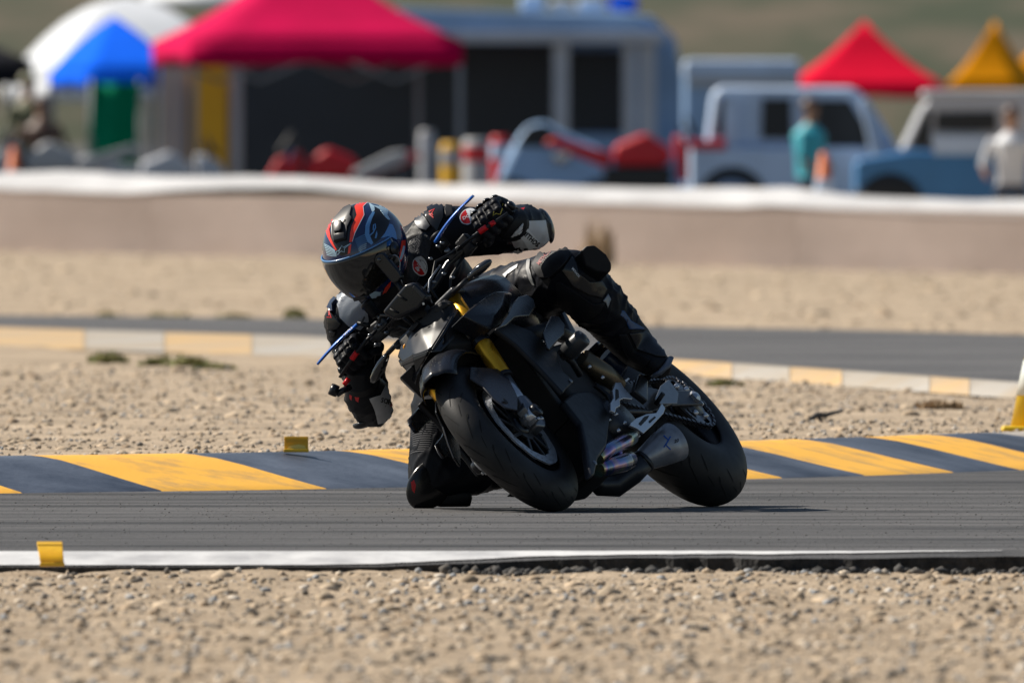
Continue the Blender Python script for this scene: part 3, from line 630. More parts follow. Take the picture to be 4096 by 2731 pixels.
parked_bike(1350, 678, 380, 205, 'red_paint', 'red parked motorcycle under the middle of the crimson canopy', -1)
parked_bike(230, 650, 380, 205, 'grey_cover', 'grey parked motorcycle at the left below the blue canopy', -1)
parked_bike(640, 690, 380, 212, 'silver_body', 'silver parked motorcycle before the tan booth')
# covered thing, drums, cans
Y = 200
t = thing('folding_lounger', (pix(1540, 900, Y)[0], Y, GZ), 'grey slanted camp lounger under the crimson canopy', 'lounger')
mb = MB(); pprism(mb, [(1400, 690), (1560, 610), (1625, 600), (1640, 640), (1560, 680), (1440, 720)], Y, .5); mb.build('sling', 'grey_cover', t, bevel=.03)
for x in (1440, 1600):
    a = pix(x, 680, Y+.25); mb = MB(); mb.tube([a, (a[0]+.05, a[1], GZ)], .02, 6); mb.build('leg', 'pole', t)
def drum(x0, x1, y0, Y, m, name, label, cat, band=None):
    a = pix(x0, y0, Y); b = pix(x1, y0, Y); r = (b[0]-a[0])/2
    t = thing(name, ((a[0]+b[0])/2, Y, GZ), label, cat)
    mb = MB(); mb.lathe(((a[0]+b[0])/2, Y, 0), (0, 0, 1), [(0, GZ), (r, GZ), (r*1.03, GZ+.1), (r, GZ+.12), (r, a[2]-.04), (r*.8, a[2]), (0, a[2])], 28); mb.build('barrel', m, t)
    mb = MB(); mb.lathe(((a[0]+b[0])/2, Y, 0), (0, 0, 1), [(r*1.005, a[2]-.22), (r*1.04, a[2]-.20), (r*1.04, a[2]-.10), (r*1.005, a[2]-.08)], 28); mb.build('band', band or 'grey_cover', t)
drum(1762, 1850, 570, 196, 'ochre', 'ochre_drum', 'ochre drum with a pale band at the right leg of the crimson canopy', 'drum')
drum(1850, 1960, 555, 197, 'grey_cover', 'grey_drum', 'grey drum with a red band right of the ochre drum', 'drum', 'red_paint')
drum(1962, 2040, 545, 195, 'red_paint', 'red_drum', 'red drum with a white band beside the blue grey car', 'drum', 'shaded_white')
drum(1675, 1738, 520, 206, 'grey_cover', 'water_heater', 'slim grey cylinder in the shade of the crimson canopy', 'cylinder', 'silver_body')
def cone(x, y0, y1, Y, label):
    a = pix(x, y0, Y); t = thing('orange_cone', (a[0], Y, GZ), label, 'traffic cone'); h = a[2]-GZ
    mb = MB(); mb.lathe((a[0], Y, GZ), (0, 0, 1), [(0, 0), (.17, .02), (.03, h), (0, h)], 24); mb.build('cone_body', 'orange', t)
    mb = MB(); mb.lathe((a[0], Y, GZ), (0, 0, 1), [(.17-.14*.52+.006, h*.52), (.17-.14*.78+.006, h*.78)], 24); mb.build('white_collar', 'shaded_white', t)
    mb = MB(); mb.box((a[0], Y, GZ+.015), .36, .36, .03); mb.build('base', 'rubber', t)
cone(55, 590, 670, 190, 'orange traffic cone near the left edge behind the barrier')
cone(3295, 610, 745, 158, 'orange traffic cone with white collar before the pickup')
# hanging green cloth
Y = 240
t = thing('green_banner', (pix(470, 900, Y)[0], Y, GZ), 'green cloth banner hanging below the blue canopy', 'banner')
rows = [[tuple(pix(370+u*190-18*v, 335+v*330, Y)+[0, .05*math.sin(u*9+v), 0]) for u in np.linspace(0, 1, 12)] for v in np.linspace(0, 1, 8)]
mb = MB(); mb.grid(rows, True); mb.build('cloth', 'green_cloth', t, solid=.01)
for x in (365, 560):
    a = pix(x, 320, Y+.05); mb = MB(); mb.tube([a, (a[0], a[1], GZ)], .02, 8); mb.build('pole', 'pole', t)
# people standing in the paddock
def bystander(x, y_head, Y, shirt, trousers, label, arm=0.3, turn=0., hat=None, slim=1.):
    c = pix(x, y_head, Y); h = c[2]-GZ; u = h/1.75; X0, Y0 = c[0], Y
    t = thing('person', (X0, Y0, GZ), label, 'person')
    mb = MB(); P = lambda a, b, z: (X0+(a*math.cos(turn)-b*math.sin(turn))*u, Y0+(a*math.sin(turn)+b*math.cos(turn))*u, GZ+z*u)
    def limb(pts, rr): mb.tube([P(*q) for q in pts], [r*u for r in rr], 12)
    for s in (-1, 1):
        limb([(s*.10, 0, .92), (s*.11, -.02, .5), (s*.12, .01, .08)], [.085, .062, .045]); limb([(s*.12, .03, .04), (s*.13, -.14, .03)], [.045, .038])
        limb([(s*.19, 0, 1.42), (s*(.25+arm*.2), -.03, 1.15), (s*(.22+arm*.1), -.16, .98)], [.055, .043, .034])
    limb([(0, 0, .86), (0, 0, 1.1), (0, .01, 1.38), (0, .0, 1.50)], [.15, .155, .19, .07]); limb([(0, 0, 1.46), (0, -.01, 1.56)], [.055, .055])
    mb.ball(P(0, -.015, 1.645), .078*u, .095*u, .11*u)
    o = mb.build('body', 'skin', t); o.data.materials.clear()
    for q in ('skin', shirt, trousers, 'rubber'): o.data.materials.append(MATS[q])
    md = o.modifiers.new('r', 'REMESH'); md.mode = 'VOXEL'; md.voxel_size = .025
    dg = bpy.context.evaluated_depsgraph_get(); me = bpy.data.meshes.new_from_object(o.evaluated_get(dg)); o.modifiers.clear(); o.data = me
    me.materials.clear()
    for q in ('skin', shirt, trousers, 'rubber'): me.materials.append(MATS[q])
    for p in me.polygons:
        z = p.center[2]/u; ax = abs(p.center[0]*math.cos(turn)+p.center[1]*math.sin(turn))/u; p.use_smooth = True
        p.material_index = 3 if z < .09 else 2 if z < .93 and ax < .2 else 1 if (.93 <= z < 1.49 and (ax < .21 or z > 1.12)) else 0
    mb = MB(); rows = [[P(.088*math.cos(a)*math.cos(e), .105*math.sin(a)*math.cos(e)+.0, 1.66+.112*math.sin(e)) for a in np.linspace(0, 6.283, 17)] for e in np.linspace(.05, 1.57, 6)]
    mb.grid(rows, True); mb.build('hair' if not hat else 'hat', hat or 'brown_cloth', t, solid=.01)
    return t
bystander(3240, 400, 172, 'cyan_cloth', 'denim', 'person in a cyan shirt and dark trousers beside the open pickup door', turn=1.15)
bystander(110, 300, 222, 'khaki', 'black_cloth', 'person in a khaki top standing at the left below the black canopy', hat='khaki', turn=.6)
bystander(165, 390, 214, 'brown_cloth', 'black_cloth', 'person in a dark brown top at the left, nearer the barrier')
bystander(4045, 430, 156, 'white_cloth', 'denim', 'person in a white top beside the blue pickup at the right edge')
# --- plants
mat('weed_leaf', (.19, .22, .07), .8, col2=(.33, .31, .13), nscale=8)
mat('weed_green', (.30, .29, .07), .8, col2=(.44, .36, .14), nscale=8)
mat('dry_bush', (.36, .25, .15), .9, col2=(.48, .36, .23), nscale=8)
def weed(x, y, wpx, hpx, m, label, name='weed', n=150, zb=ZB, grp=None):
    g = gnd(x, y, zb); s = FPX/(D0+g[1]); w = wpx/s; h = hpx/s; q = random.Random(int(x*7+y))
    t = thing(name, (g[0], g[1], zb), label, 'plant', grp); mb = MB()
    for k in range(n):
        a = q.uniform(0, 6.283); r = math.sqrt(q.random())*w*.42; bx, by = g[0]+r*math.cos(a), g[1]+r*.7*math.sin(a)
        hh = h*q.uniform(.35, 1)*(1-.55*(r/(w*.5))**2); lx_ = q.uniform(-1, 1)*w*.13; ly_ = q.uniform(-1, 1)*w*.12; ww = max(.012, w*.018)*q.uniform(.6, 1.5); c = q.uniform(0, 6.28); dx, dy = ww*math.cos(c), ww*math.sin(c)
        mb.add([(bx-dx, by-dy, zb), (bx+dx, by+dy, zb), (bx+lx_*.5+dx, by+ly_*.5+dy, zb+hh*.6), (bx+lx_, by+ly_, zb+hh), (bx+lx_*.5-dx, by+ly_*.5-dy, zb+hh*.6)], [(0, 1, 2, 3, 4)])
    mb.build('foliage', m, t, weld=False)
    mb = MB()
    for k in range(6): a = k*1.05; mb.tube([(g[0], g[1], zb-.01), (g[0]+w*.2*math.cos(a), g[1]+w*.2*math.sin(a), zb+h*.5)], .006, 5)
    mb.build('stem', 'dry_bush', t)
weed(430, 1452, 190, 60, 'weed_leaf', 'small dull green weed left of the wider one before the far kerb')
weed(700, 1468, 330, 62, 'weed_leaf', 'wide dull green weed before the far kerb', n=240)
weed(860, 1480, 200, 34, 'weed_leaf', 'low straggling weed right of the wide weed')
weed(430, 1290, 110, 52, 'weed_green', 'round green tuft beyond the far road left of the rider')
weed(680, 1288, 240, 48, 'weed_green', 'long yellow green tuft beyond the far road')
weed(935, 1288, 170, 46, 'weed_green', 'green tuft beyond the far road nearest the long tuft on its right')
weed(1180, 1280, 100, 62, 'weed_leaf', 'darker small tuft beyond the far road near the rider')
weed(180, 1292, 300, 34, 'weed_green', 'low grassy tuft beyond the far road at the left', n=200)
weed(490, 1000, 150, 60, 'dry_bush', 'brown dry bush at the foot of the barrier left of the rider', 'dry_bush')
weed(2390, 1075, 170, 250, 'dry_bush', 'tall brown dry bush against the barrier behind the riders knee', 'dry_bush', n=90)
weed(1275, 1028, 120, 150, 'dry_bush', 'brown dry bush against the barrier beside the helmet', 'dry_bush')
weed(3760, 1640, 200, 52, 'dry_bush', 'straw coloured tuft between the far kerb and the striped kerb', 'dry_tuft', n=160)
weed(2900, 1545, 160, 34, 'weed_leaf', 'thin tuft before the far kerb right of the rear tyre', 'dry_tuft')
# fallen stick on the gravel
g = gnd(3300, 1685, ZB); mb = MB(); a = gnd(3235, 1692, ZB)+[0, 0, .05]; b = gnd(3370, 1672, ZB)+[0, 0, .06]
a[2] -= .04; b[2] -= .03; mb.tube([a, .75*a+.25*b+[0, 0, .012], .5*a+.5*b+[0, 0, .002], b], [.007, .012, .010, .006], 8); mb.tube([.7*a+.3*b, .8*a+.2*b+[.03, -.1, -.02]], [.009, .004], 6)
tag(mb.build('fallen_branch', 'asphalt_edge'), 'dark fallen branch on the gravel between the kerbs', 'branch')
# ================================================================ the motorcycle (frame: x forward, y left, z up from the front axle)
mat('satin_black', (.007, .008, .012), .27, noise=(14, .06), spec=.45)  # faint blue in the satin and matt blacks stands in for reflected sky
mat('matt_black', (.007, .008, .011), .5, spec=.35, noise=(30, .1), bump=(400, .15, .0006))
mat('gloss_black', (.006, .006, .007), .10, spec=.5)
mat('rubber_tyre', (.010, .010, .011), .58, col2=(.021, .020, .020), nscale=8, noise=(25, .08), bump=(220, .25, .0008), spec=.35)
mat('tread_groove', (.003, .003, .003), .9)
mat('deep_black', (.004, .004, .005), .7)
mat('radiator_core', (.006, .006, .007), .6, bump=(500, 1, .002))
mat('gold_anodised', (.72, .36, .02), .30, metal=.75, noise=(40, .08))
mat('alu_silver', (.52, .54, .58), .30, metal=.9, noise=(40, .1))
mat('alu_grey', (.20, .21, .23), .34, metal=.8, noise=(40, .1))
mat('alu_dark', (.045, .047, .052), .36, metal=.6, noise=(40, .1))
mat('steel_disc', (.50, .52, .56), .34, metal=.7, noise=(60, .12))
mat('blue_anodised', (.006, .11, .50), .3, metal=.2, coat=.3)
mat('red_anodised', (.62, .006, .012), .3, metal=.3)
mat('chain_steel', (.10, .10, .115), .4, metal=.9)
mat('magnesium', (.16, .13, .085), .38, metal=.8)
mat('rim_stripe', (.16, .18, .22), .4)
mat('amber_lens', (.75, .30, .01), .2)
mat('lamp_glass', (.012, .013, .015), .06, coat=1)
mat('white_print', (.72, .74, .76), .5)
m = mat('burnt_titanium', (.3, .3, .34), .22, metal=1.)
n_ = m.node_tree.nodes; l_ = m.node_tree.links; tc_ = n_.new('ShaderNodeTexCoord'); nz = n_.new('ShaderNodeTexNoise'); nz.inputs['Scale'].default_value = 9; nz.inputs['Detail'].default_value = 1
l_.new(tc_.outputs['Object'], nz.inputs['Vector']); rp_ = n_.new('ShaderNodeValToRGB'); e_ = rp_.color_ramp.elements
e_[0].position = .3; e_[0].color = (.28, .30, .34, 1); e_[1].position = .72; e_[1].color = (.35, .33, .32, 1)
for ps, c in ((.40, (.16, .25, .45)), (.46, (.35, .24, .48)), (.52, (.50, .33, .38)), (.58, (.52, .48, .24)), (.64, (.25, .45, .42))): k = e_.new(ps); k.color = (*c, 1)
l_.new(nz.outputs['Fac'], rp_.inputs[0]); l_.new(rp_.outputs[0], n_['Principled BSDF'].inputs['Base Color'])
mat('exhaust_steel', (.42, .43, .46), .36, metal=.5, noise=(30, .1), col2=(.22, .225, .25), nscale=8)
g0 = W(-.74, 0, -.3); bike = thing('motorcycle', (W(-.7, 0, 0)[0], W(-.7, 0, 0)[1], 0.), 'black naked sport motorcycle with gold fork legs leaning over on the road', 'motorcycle')
LF, FWD, UPB = bl, bf, bu
def hullW(pts, name, m, par=bike, bevel=.006, seg=2, **k): mb = MB(); mb.hull([W(*p) for p in pts]); return mb.build(name, m, par, bevel=bevel, seg=seg, **k)
def both(fn):
    for s in (1, -1): fn(s)
def wheel(x, z, Rt, wt, ht, Rr, name, spokes, disc):
    c = W(x, 0, z); T = {}
    # rim barrel and flanges
    hw = wt*.36
    mb = MB(); mb.lathe(c, LF, [(Rr-.006, -hw-.004), (Rr+.004, -hw), (Rr-.012, -hw+.012), (Rr-.03, -.02), (Rr-.034, 0), (Rr-.03, .02), (Rr-.012, hw-.012), (Rr+.004, hw), (Rr-.006, hw+.004), (Rr-.018, hw-.004), (Rr-.040, .022), (Rr-.043, 0), (Rr-.040, -.022), (Rr-.018, -hw+.004), (Rr-.006, -hw-.004)], 72)
    rim = mb.build(name, 'satin_black', bike)
    for s in (1, -1):
        mb = MB(); mb.lathe(c, LF, [(Rr-.013, s*(hw+.0035)), (Rr-.007, s*(hw+.0048))], 72); mb.build('rim_stripe', 'rim_stripe', rim)
    # tyre: elliptical crown
    prof = [(Rr-.004, -hw+.004)]
    for a in np.linspace(-math.pi*.5-.55, math.pi*.5+.55, 33): prof.append((Rt-ht+ht*math.cos(a), wt/2*math.sin(a)))
    prof += [(Rr-.004, hw-.004)]
    mb = MB(); mb.lathe(c, LF, prof, 128); mb.build('tyre', 'rubber_tyre', rim)
    # tread grooves: shallow dark cuts following the crown
    mb = MB(); ng = 13
    def tp(th, a, off=.0006):
        r = Rt-ht+(ht+off)*math.cos(a); y = (wt/2+off)*math.sin(a); return c+FWD*(r*math.cos(th))+UPB*(r*math.sin(th))+LF*y
    for k in range(ng):
        th0 = k*2*math.pi/ng
        for s in (1, -1):
            for (a0, a1, t0, t1, wd) in ((.08, .46, 0, .24, .0060), (.46, .66, .24, .29, .005), (.62, 1.0, .0, .16, .0052), (.30, .50, .30, .46, .0045)):
                N = 7; lf = []; rt = []
                for i in range(N):
                    f = i/(N-1); a = s*(a0+(a1-a0)*f); th = th0+(.24 if s < 0 else 0)+t0+(t1-t0)*f; w_ = wd*math.sin(math.pi*(.12+.76*f))/Rt*1.1
                    lf.append(tp(th-w_, a)); rt.append(tp(th+w_, a))
                mb.grid([lf, rt], True)
    tag(mb.build('tread_grooves', 'tread_groove', rim, weld=False), kind='stuff')
    # hub and spokes
    mb = MB(); mb.lathe(c, LF, [(.018, -.075), (.035, -.075), (.04, -.05), (.05, 0), (.04, .05), (.035, .075), (.018, .075)], 32); mb.build('hub', 'satin_black', rim)
    for k in range(spokes):
        a = k*2*math.pi/spokes+.3; e = FWD*math.cos(a)+UPB*math.sin(a); q = -FWD*math.sin(a)+UPB*math.cos(a)
        mb = MB()
        for s in (1, -1):
            mb.hull([c+e*.035+q*s*.010+LF*y_ for y_ in (-.018, .018)]+[c+e*.035+q*s*.022+LF*y_ for y_ in (-.018, .018)]+[c+e*(Rr-.035)+q*s*.030+LF*y_ for y_ in (-.012, .012)]+[c+e*(Rr-.035)+q*s*.044+LF*y_ for y_ in (-.012, .012)])
        mb.build('spoke', 'satin_black', rim, bevel=.003)
    return rim, c
def brake_disc(c, y, r, ri, par, carrier=5, name='brake_disc'):
    cc = c+LF*y; n = 96; rows = []; mb = MB(); rad = np.linspace(ri, r, 10); V = []
    F = []
    for s in (-.0025, .0025):
        k = len(V)
        for i in range(n):
            a = 2*math.pi*i/n; wv = .0018*math.sin(a*12)
            for j, q in enumerate(rad): V.append(cc+(FWD*math.cos(a)+UPB*math.sin(a))*(q+(wv if j in (0, 9) else 0))+LF*s)
        for i in range(n):
            for j in range(9):
                if j in (2, 6) and (i % 6 == j//3): continue
                if j == 4 and i % 6 == 4: continue
                F.append((k+i*10+j, k+((i+1) % n)*10+j, k+((i+1) % n)*10+j+1, k+i*10+j+1))
    mb.add(V, F, False)
    mb.lathe(cc, LF, [(r, -.0025), (r, .0025)], n); mb.lathe(cc, LF, [(ri, -.0025), (ri, .0025)], n)
    d = mb.build(name, 'steel_disc', par, weld=False)
    mb = MB()
    for k in range(10):
        a = k*math.pi/5; e = FWD*math.cos(a)+UPB*math.sin(a); q = -FWD*math.sin(a)+UPB*math.cos(a); e2 = FWD*math.cos(a+.3)+UPB*math.sin(a+.3); q2 = -FWD*math.sin(a+.3)+UPB*math.cos(a+.3)
        mb.hull([cc+e*.05+q*w_+LF*h for w_ in (-.007, .007) for h in (-.003, .003)]+[cc+e2*(ri+.004)+q2*w_+LF*h for w_ in (-.006, .006) for h in (-.003, .003)])
    mb.lathe(cc, LF, [(.035, -.004), (.058, -.004), (.058, .004), (.035, .004), (.035, -.004)], 40)
    mb.build(name+'_carrier', 'alu_dark', par, bevel=.001)
    return d
fwheel, fc = wheel(0, 0, .300, .125, .075, .2235, 'front_wheel', 5, True)
for s in (1, -1): brake_disc(fc, s*.062, .165, .128, fwheel)
RX, RZ = -1.488, .0458
rwheel, rc = wheel(RX, RZ, .332, .200, .11, .2235, 'rear_wheel', 5, True)
brake_disc(rc, -.075, .1225, .085, rwheel, name='rear_disc')
# --- sprocket and chain on the left
SY = .108
mb = MB(); n = 42; V = []; F = []; rad = [.062, .076, .094, .104]
for s in (-.0035, .0035):
    k = len(V)
    for i in range(n*2):
        a = math.pi*i/n
        for j, q in enumerate(rad): V.append(rc+LF*(SY+s)+(FWD*math.cos(a)+UPB*math.sin(a))*(q+(.006 if (j == 3 and i % 2) else 0)))
    for i in range(n*2):
        for j in range(3):
            if j == 1 and (i % 14) in (2, 3, 4, 5, 6, 7, 8): continue
            F.append((k+i*4+j, k+((i+1) % (2*n))*4+j, k+((i+1) % (2*n))*4+j+1, k+i*4+j+1))
mb.add(V, F); mb.lathe(rc+LF*SY, LF, [(.108, -.0035), (.108, .0035)], 84); mb.build('sprocket', 'alu_grey', rwheel, weld=False)
mb = MB(); mb.lathe(rc, LF, [(.03, .07), (.060, .075), (.064, .11), (.052, .118), (.030, .120), (.030, .13), (0, .13)], 40); mb.build('sprocket_carrier', 'alu_dark', rwheel)
mb = MB()
for k in range(6): a = k*math.pi/3+.2; p = rc+LF*.112+(FWD*math.cos(a)+UPB*math.sin(a))*.068; mb.lathe(p, LF, [(0, .012), (.009, .011), (.010, 0)], 10)
mb.lathe(rc, LF, [(0, .150), (.012, .149), (.022, .142), (.024, .128)], 6, smooth=False); mb.build('sprocket_bolts', 'alu_silver', rwheel)
FSX, FSZ, FSR = -.86, .085, .034
def chain_pts():
    c2 = np.array([RX, RZ]); c1 = np.array([FSX, FSZ]); r2, r1 = .107, FSR; d = c1-c2; dl = np.linalg.norm(d); ang = math.atan2(d[1], d[0]); be = math.acos((r2-r1)/dl); P_ = []
    for t_ in np.linspace(ang+be, ang+2*math.pi-be, 60): P_.append(c2+r2*np.array([math.cos(t_), math.sin(t_)]))
    for t_ in np.linspace(ang-be, ang+be, 14): P_.append(c1+r1*np.array([math.cos(t_), math.sin(t_)]))
    return np.array(P_+[P_[0]])
cp = resample(chain_pts(), .0159); mb = MB()
for i, p in enumerate(cp):
    q = cp[(i+1) % len(cp)]; d = q-p; d = d/(np.linalg.norm(d)+1e-9); e = FWD*d[0]+UPB*d[1]; nn_ = -FWD*d[1]+UPB*d[0]; c_ = W((p[0]+q[0])/2, SY, (p[1]+q[1])/2)
    for s in ((-.009, .009) if i % 2 else (-.006, .006)): mb.box(c_+LF*s, .0185, .0022, .0105, (e, LF, nn_))
    mb.box(W(p[0], SY, p[1]), .008, .014, .008, (e, LF, nn_))
mb.build('chain', 'chain_steel', bike, weld=False)
# --- swingarm (single sided look: thick arm with a triangular brace), left plate as in the photo
hullW([(-.86, .10, .16), (-.86, .10, .02), (-1.06, .118, .135), (-1.06, .118, .0), (-.86, .085, .16), (-.86, .085, .02), (-1.06, .095, .135), (-1.06, .095, 0), (-1.30, .125, .09), (-1.30, .125, .03), (-1.30, .10, .09), (-1.30, .10, .03)], 'swingarm', 'alu_dark', bevel=.012)
hullW([(-1.28, .122, .095), (-1.28, .122, .025), (-1.52, .135, .075), (-1.52, .135, .015), (-1.28, .112, .095), (-1.28, .112, .025), (-1.52, .124, .075), (-1.52, .124, .015)], 'axle_plate', 'alu_dark', bevel=.006)
hullW([(-.86, -.10, .16), (-.86, -.10, .02), (-1.06, -.118, .135), (-1.06, -.118, .0), (-.86, -.085, .16), (-.86, -.085, .02), (-1.06, -.095, .135), (-1.06, -.095, 0), (-1.52, -.135, .07), (-1.52, -.135, .02), (-1.52, -.115, .07), (-1.52, -.115, .02)], 'swingarm', 'alu_dark', bevel=.012)
mb = MB(); mb.prism([ly(2640, 1545, .145), ly(2672, 1520, .145), ly(2712, 1575, .145), ly(2706, 1615, .145), ly(2640, 1618, .145), ly(2618, 1598, .145)], LF*.004); mb.build('chain_guard', 'alu_grey', bike, bevel=.003)
mb = MB(); mb.lathe(rc, LF, [(0, -.15), (.016, -.15), (.016, .145), (0, .145)], 20); mb.build('rear_axle', 'alu_grey', bike)
# --- front fork
FB = L(2116, 1662, y=.108); FT = L(1815, 1200, y=.108); fx = FT-FB
def fk_(t_, s): p = FB+fx*t_; return W(p[0], s*.108, p[2])
fdir = fk_(1, 1)-fk_(0, 1); fdir /= np.linalg.norm(fdir)
def fork(s):
    mb = MB(); mb.tube([fk_(.665, s), fk_(1.02, s)], .0275, 28); u_ = mb.build('fork_tube', 'gold_anodised', bike)
    mb = MB(); mb.tube([fk_(.34, s), fk_(.36, s), fk_(.62, s), fk_(.665, s)], [.0265, .029, .031, .0275], 28); mb.build('fork_tube', 'gold_anodised', bike)
    for t_ in (.625, .668, .71):
        mb = MB(); mb.tube([fk_(t_-.017, s), fk_(t_+.017, s)], .0345, 28); mb.build('clamp_band', 'satin_black', u_, bevel=.002)
    mb = MB(); mb.tube([fk_(.318, s), fk_(.345, s)], .031, 28); mb.build('dust_seal', 'matt_black', u_)
    mb = MB(); mb.tube([fk_(.08, s), fk_(.32, s)], .0215, 24); mb.build('fork_slider', 'alu_silver', bike)
    mb = MB(); mb.tube([fk_(1.02, s), fk_(1.05, s)], [.0285, .024], 24); mb.build('fork_cap', 'alu_dark', u_)
    # axle foot with radial caliper mounts
    mb = MB(); mb.tube([fk_(-.05, s), fk_(.03, s), fk_(.13, s)], [.026, .034, .028], 20)
    mb.hull([W(x, s*y, z) for x, y, z in ((.03, .088, .03), (.03, .130, .03), (-.05, .09, .10), (-.05, .125, .10), (.02, .088, -.035), (.02, .130, -.035), (-.06, .09, .03), (-.06, .125, .03))]); mb.build('axle_foot', 'alu_grey', bike, bevel=.006)
    hullW([(-.045, s*.055, .075), (-.045, s*.100, .075), (-.045, s*.055, -.03), (-.045, s*.100, -.03), (-.105, s*.050, .095), (-.105, s*.104, .095), (-.13, s*.050, -.015), (-.13, s*.104, -.015), (-.09, s*.104, -.04), (-.09, s*.05, -.04)], 'brake_caliper', 'alu_grey', bevel=.010)
    mb = MB(); mb.lathe(W(0, 0, 0), LF*s, [(0, .15), (.021, .15), (.024, .145), (.026, .128)], 28); mb.build('bobbin_tip', 'satin_black', bike)
    mb = MB(); mb.lathe(W(0, 0, 0), LF*s, [(.026, .131), (.029, .128), (.029, .085), (.022, .08)], 28); mb.build('bobbin', 'alu_silver', bike)
    mb = MB()
    for q in ((-.015, -.028), (.012, -.028)): mb.lathe(W(q[0], s*.131, q[1]), LF*s, [(0, .006), (.006, .006), (.007, 0)], 10)
    mb.build('pinch_bolts', 'alu_silver', bike)
    mb = MB(); mb.tube([W(-.07, s*.10, .08), W(-.02, s*.11, .14), fk_(.5, s)+FWD*-.03, fk_(.66, s)+FWD*-.04], .004, 6); mb.build('brake_hose', 'matt_black', bike)
both(fork)
mb = MB(); mb.lathe(W(0, 0, 0), LF, [(0, -.10), (.012, -.10), (.012, .10), (0, .10)], 16); mb.build('front_axle', 'alu_silver', bike)
hullW([fk for fk in [(L(1900, 1330, y=.11)[0]+dx, y, L(1900, 1330, y=.11)[2]+dz) for dx in (-.05, .035) for y in (-.145, .145) for dz in (-.02, .02)]], 'lower_yoke', 'satin_black', bevel=.012)
tz = FT[2]; hullW([(FT[0]+dx, y, tz+dz) for dx in (-.06, .035) for y in (-.145, .145) for dz in (.005, .03)], 'upper_yoke', 'alu_dark', bevel=.010)
# --- front mudguard
rows = []
for th in np.linspace(R(47), R(160), 26):
    e = FWD*math.cos(th)+UPB*math.sin(th); f_ = (math.degrees(th)-47)/113; hw = .074+.014*min(1, f_*3.5)*(1 if f_ < .8 else 1-(f_-.8)*1.2); r_ = []
    for a in np.linspace(-1, 1, 15):
        rr = .348-.010*abs(a)**2-.040*abs(a)**5+(.010 if abs(a) < .3 else 0)*(1-f_)
        r_.append(W(0, 0, 0)+e*rr+LF*hw*a)
    rows.append(r_)
mb = MB(); mb.grid(rows, True); mg = mb.build('front_mudguard', 'satin_black', bike, solid=.004)
def side_wing(s):
    q = [(1882, 1466), (1998, 1474), (2037, 1517), (2060, 1560), (2073, 1590), (2071, 1640), (2024, 1630), (1975, 1592), (1934, 1545), (1882, 1512)]
    yy = [float(np.interp(x, [1880, 2000, 2073], [.084, .118, .140])) for x, y in q]; P_ = [L(x, y, y=v) for (x, y), v in zip(q, yy)]; mb = MB(); mb.prism([W(p[0], s*p[1], p[2]) for p in P_], -LF*s*.008); mb.build('mudguard_wing', 'satin_black', bike, bevel=.003)
    p = L(2022, 1605, y=.126); mb = MB(); mb.lathe(W(p[0], s*.1275, p[2]), LF*s, [(0, .0004), (.011, .0004), (.013, 0)], 16); mb.build('fixing_hole', 'deep_black', bike)
both(side_wing)
# --- headlight cowl: faceted mask (points: pixel column, row, forward position)
def fpt(q): return lx(*q)
CP = dict(a=(1620, 1342, -.12), b=(1655, 1292, -.13), b2=(1684, 1272, -.13), c=(1712, 1276, -.115), d=(1742, 1225, -.135), d2=(1778, 1200, -.15), e=(1822, 1212, -.17), e2=(1846, 1245, -.19),
          g=(1722, 1402, .030), m1=(1690, 1340, -.045), m2=(1738, 1318, -.045), h=(1772, 1322, -.03), h2=(1806, 1268, -.085), i=(1593, 1428, -.10), j=(1652, 1428, -.005), j2=(1612, 1448, -.055), r1=(1640, 1350, -.085))
def faces(names, name, m, pts=CP, bevel=.004, solid=.006, smooth_=0):
    mb = MB(); k = sorted({q for f in names for q in f.split()}); ix = {q: i for i, q in enumerate(k)}
    mb.add([fpt(pts[q]) for q in k], [tuple(ix[q] for q in f.split()) for f in names]); o = mb.build(name, m, bike)
    if smooth_:
        md = o.modifiers.new('d', 'SUBSURF'); md.levels = 3; md.render_levels = 3; cr = o.data.attributes.new('crease_edge', 'FLOAT', 'EDGE'); cr.data.foreach_set('value', [smooth_]*len(o.data.edges))
        md = o.modifiers.new('s', 'SOLIDIFY'); md.thickness = solid; md.offset = 0; o.data.polygons.foreach_set('use_smooth', [True]*len(o.data.polygons)); return o
    md = o.modifiers.new('s', 'SOLIDIFY'); md.thickness = solid; md.offset = 0; 
    md = o.modifiers.new('b', 'BEVEL'); md.width = bevel*2.2; md.segments = 4; md.limit_method = 'ANGLE'; md.angle_limit = R(7); o.data.polygons.foreach_set('use_smooth', [True]*len(o.data.polygons)); o.modifiers.new('w', 'WEIGHTED_NORMAL'); return o
cowl = faces(['a b r1 i', 'r1 b b2 m1', 'b2 c m1', 'i r1 j j2', 'r1 m1 j', 'm1 g j', 'c m2 m1', 'm1 m2 g', 'c d m2', 'd d2 h2 m2', 'm2 h2 h', 'm2 h g', 'd2 e h2', 'e e2 h2'], 'headlight_cowl', mat('cowl_black', (.012, .013, .016), .29, noise=(10, .05)), smooth_=.45)
EP = dict(g=(1726, 1410, .02), h=(1772, 1330, -.05), h2=(1806, 1275, -.105), e2=(1846, 1250, -.20), f=(1874, 1304, -.17), o=(1812, 1345, -.07), o2=(1757, 1402, .0))
faces(['g h o o2', 'h h2 f o', 'h2 e2 f'], 'headlight_lens', 'lamp_glass', EP)
LP = dict(g=(1722, 1404, .032), o2=(1758, 1398, .012), o3=(1762, 1408, .012), g3=(1722, 1411, .03), o=(1812, 1340, -.055), o4=(1818, 1352, -.055), f=(1876, 1298, -.155), f4=(1874, 1311, -.155))
faces(['g o2 o3 g3', 'o2 o o4 o3', 'o f f4 o4'], 'cowl_lip', 'alu_dark', LP, bevel=.002)
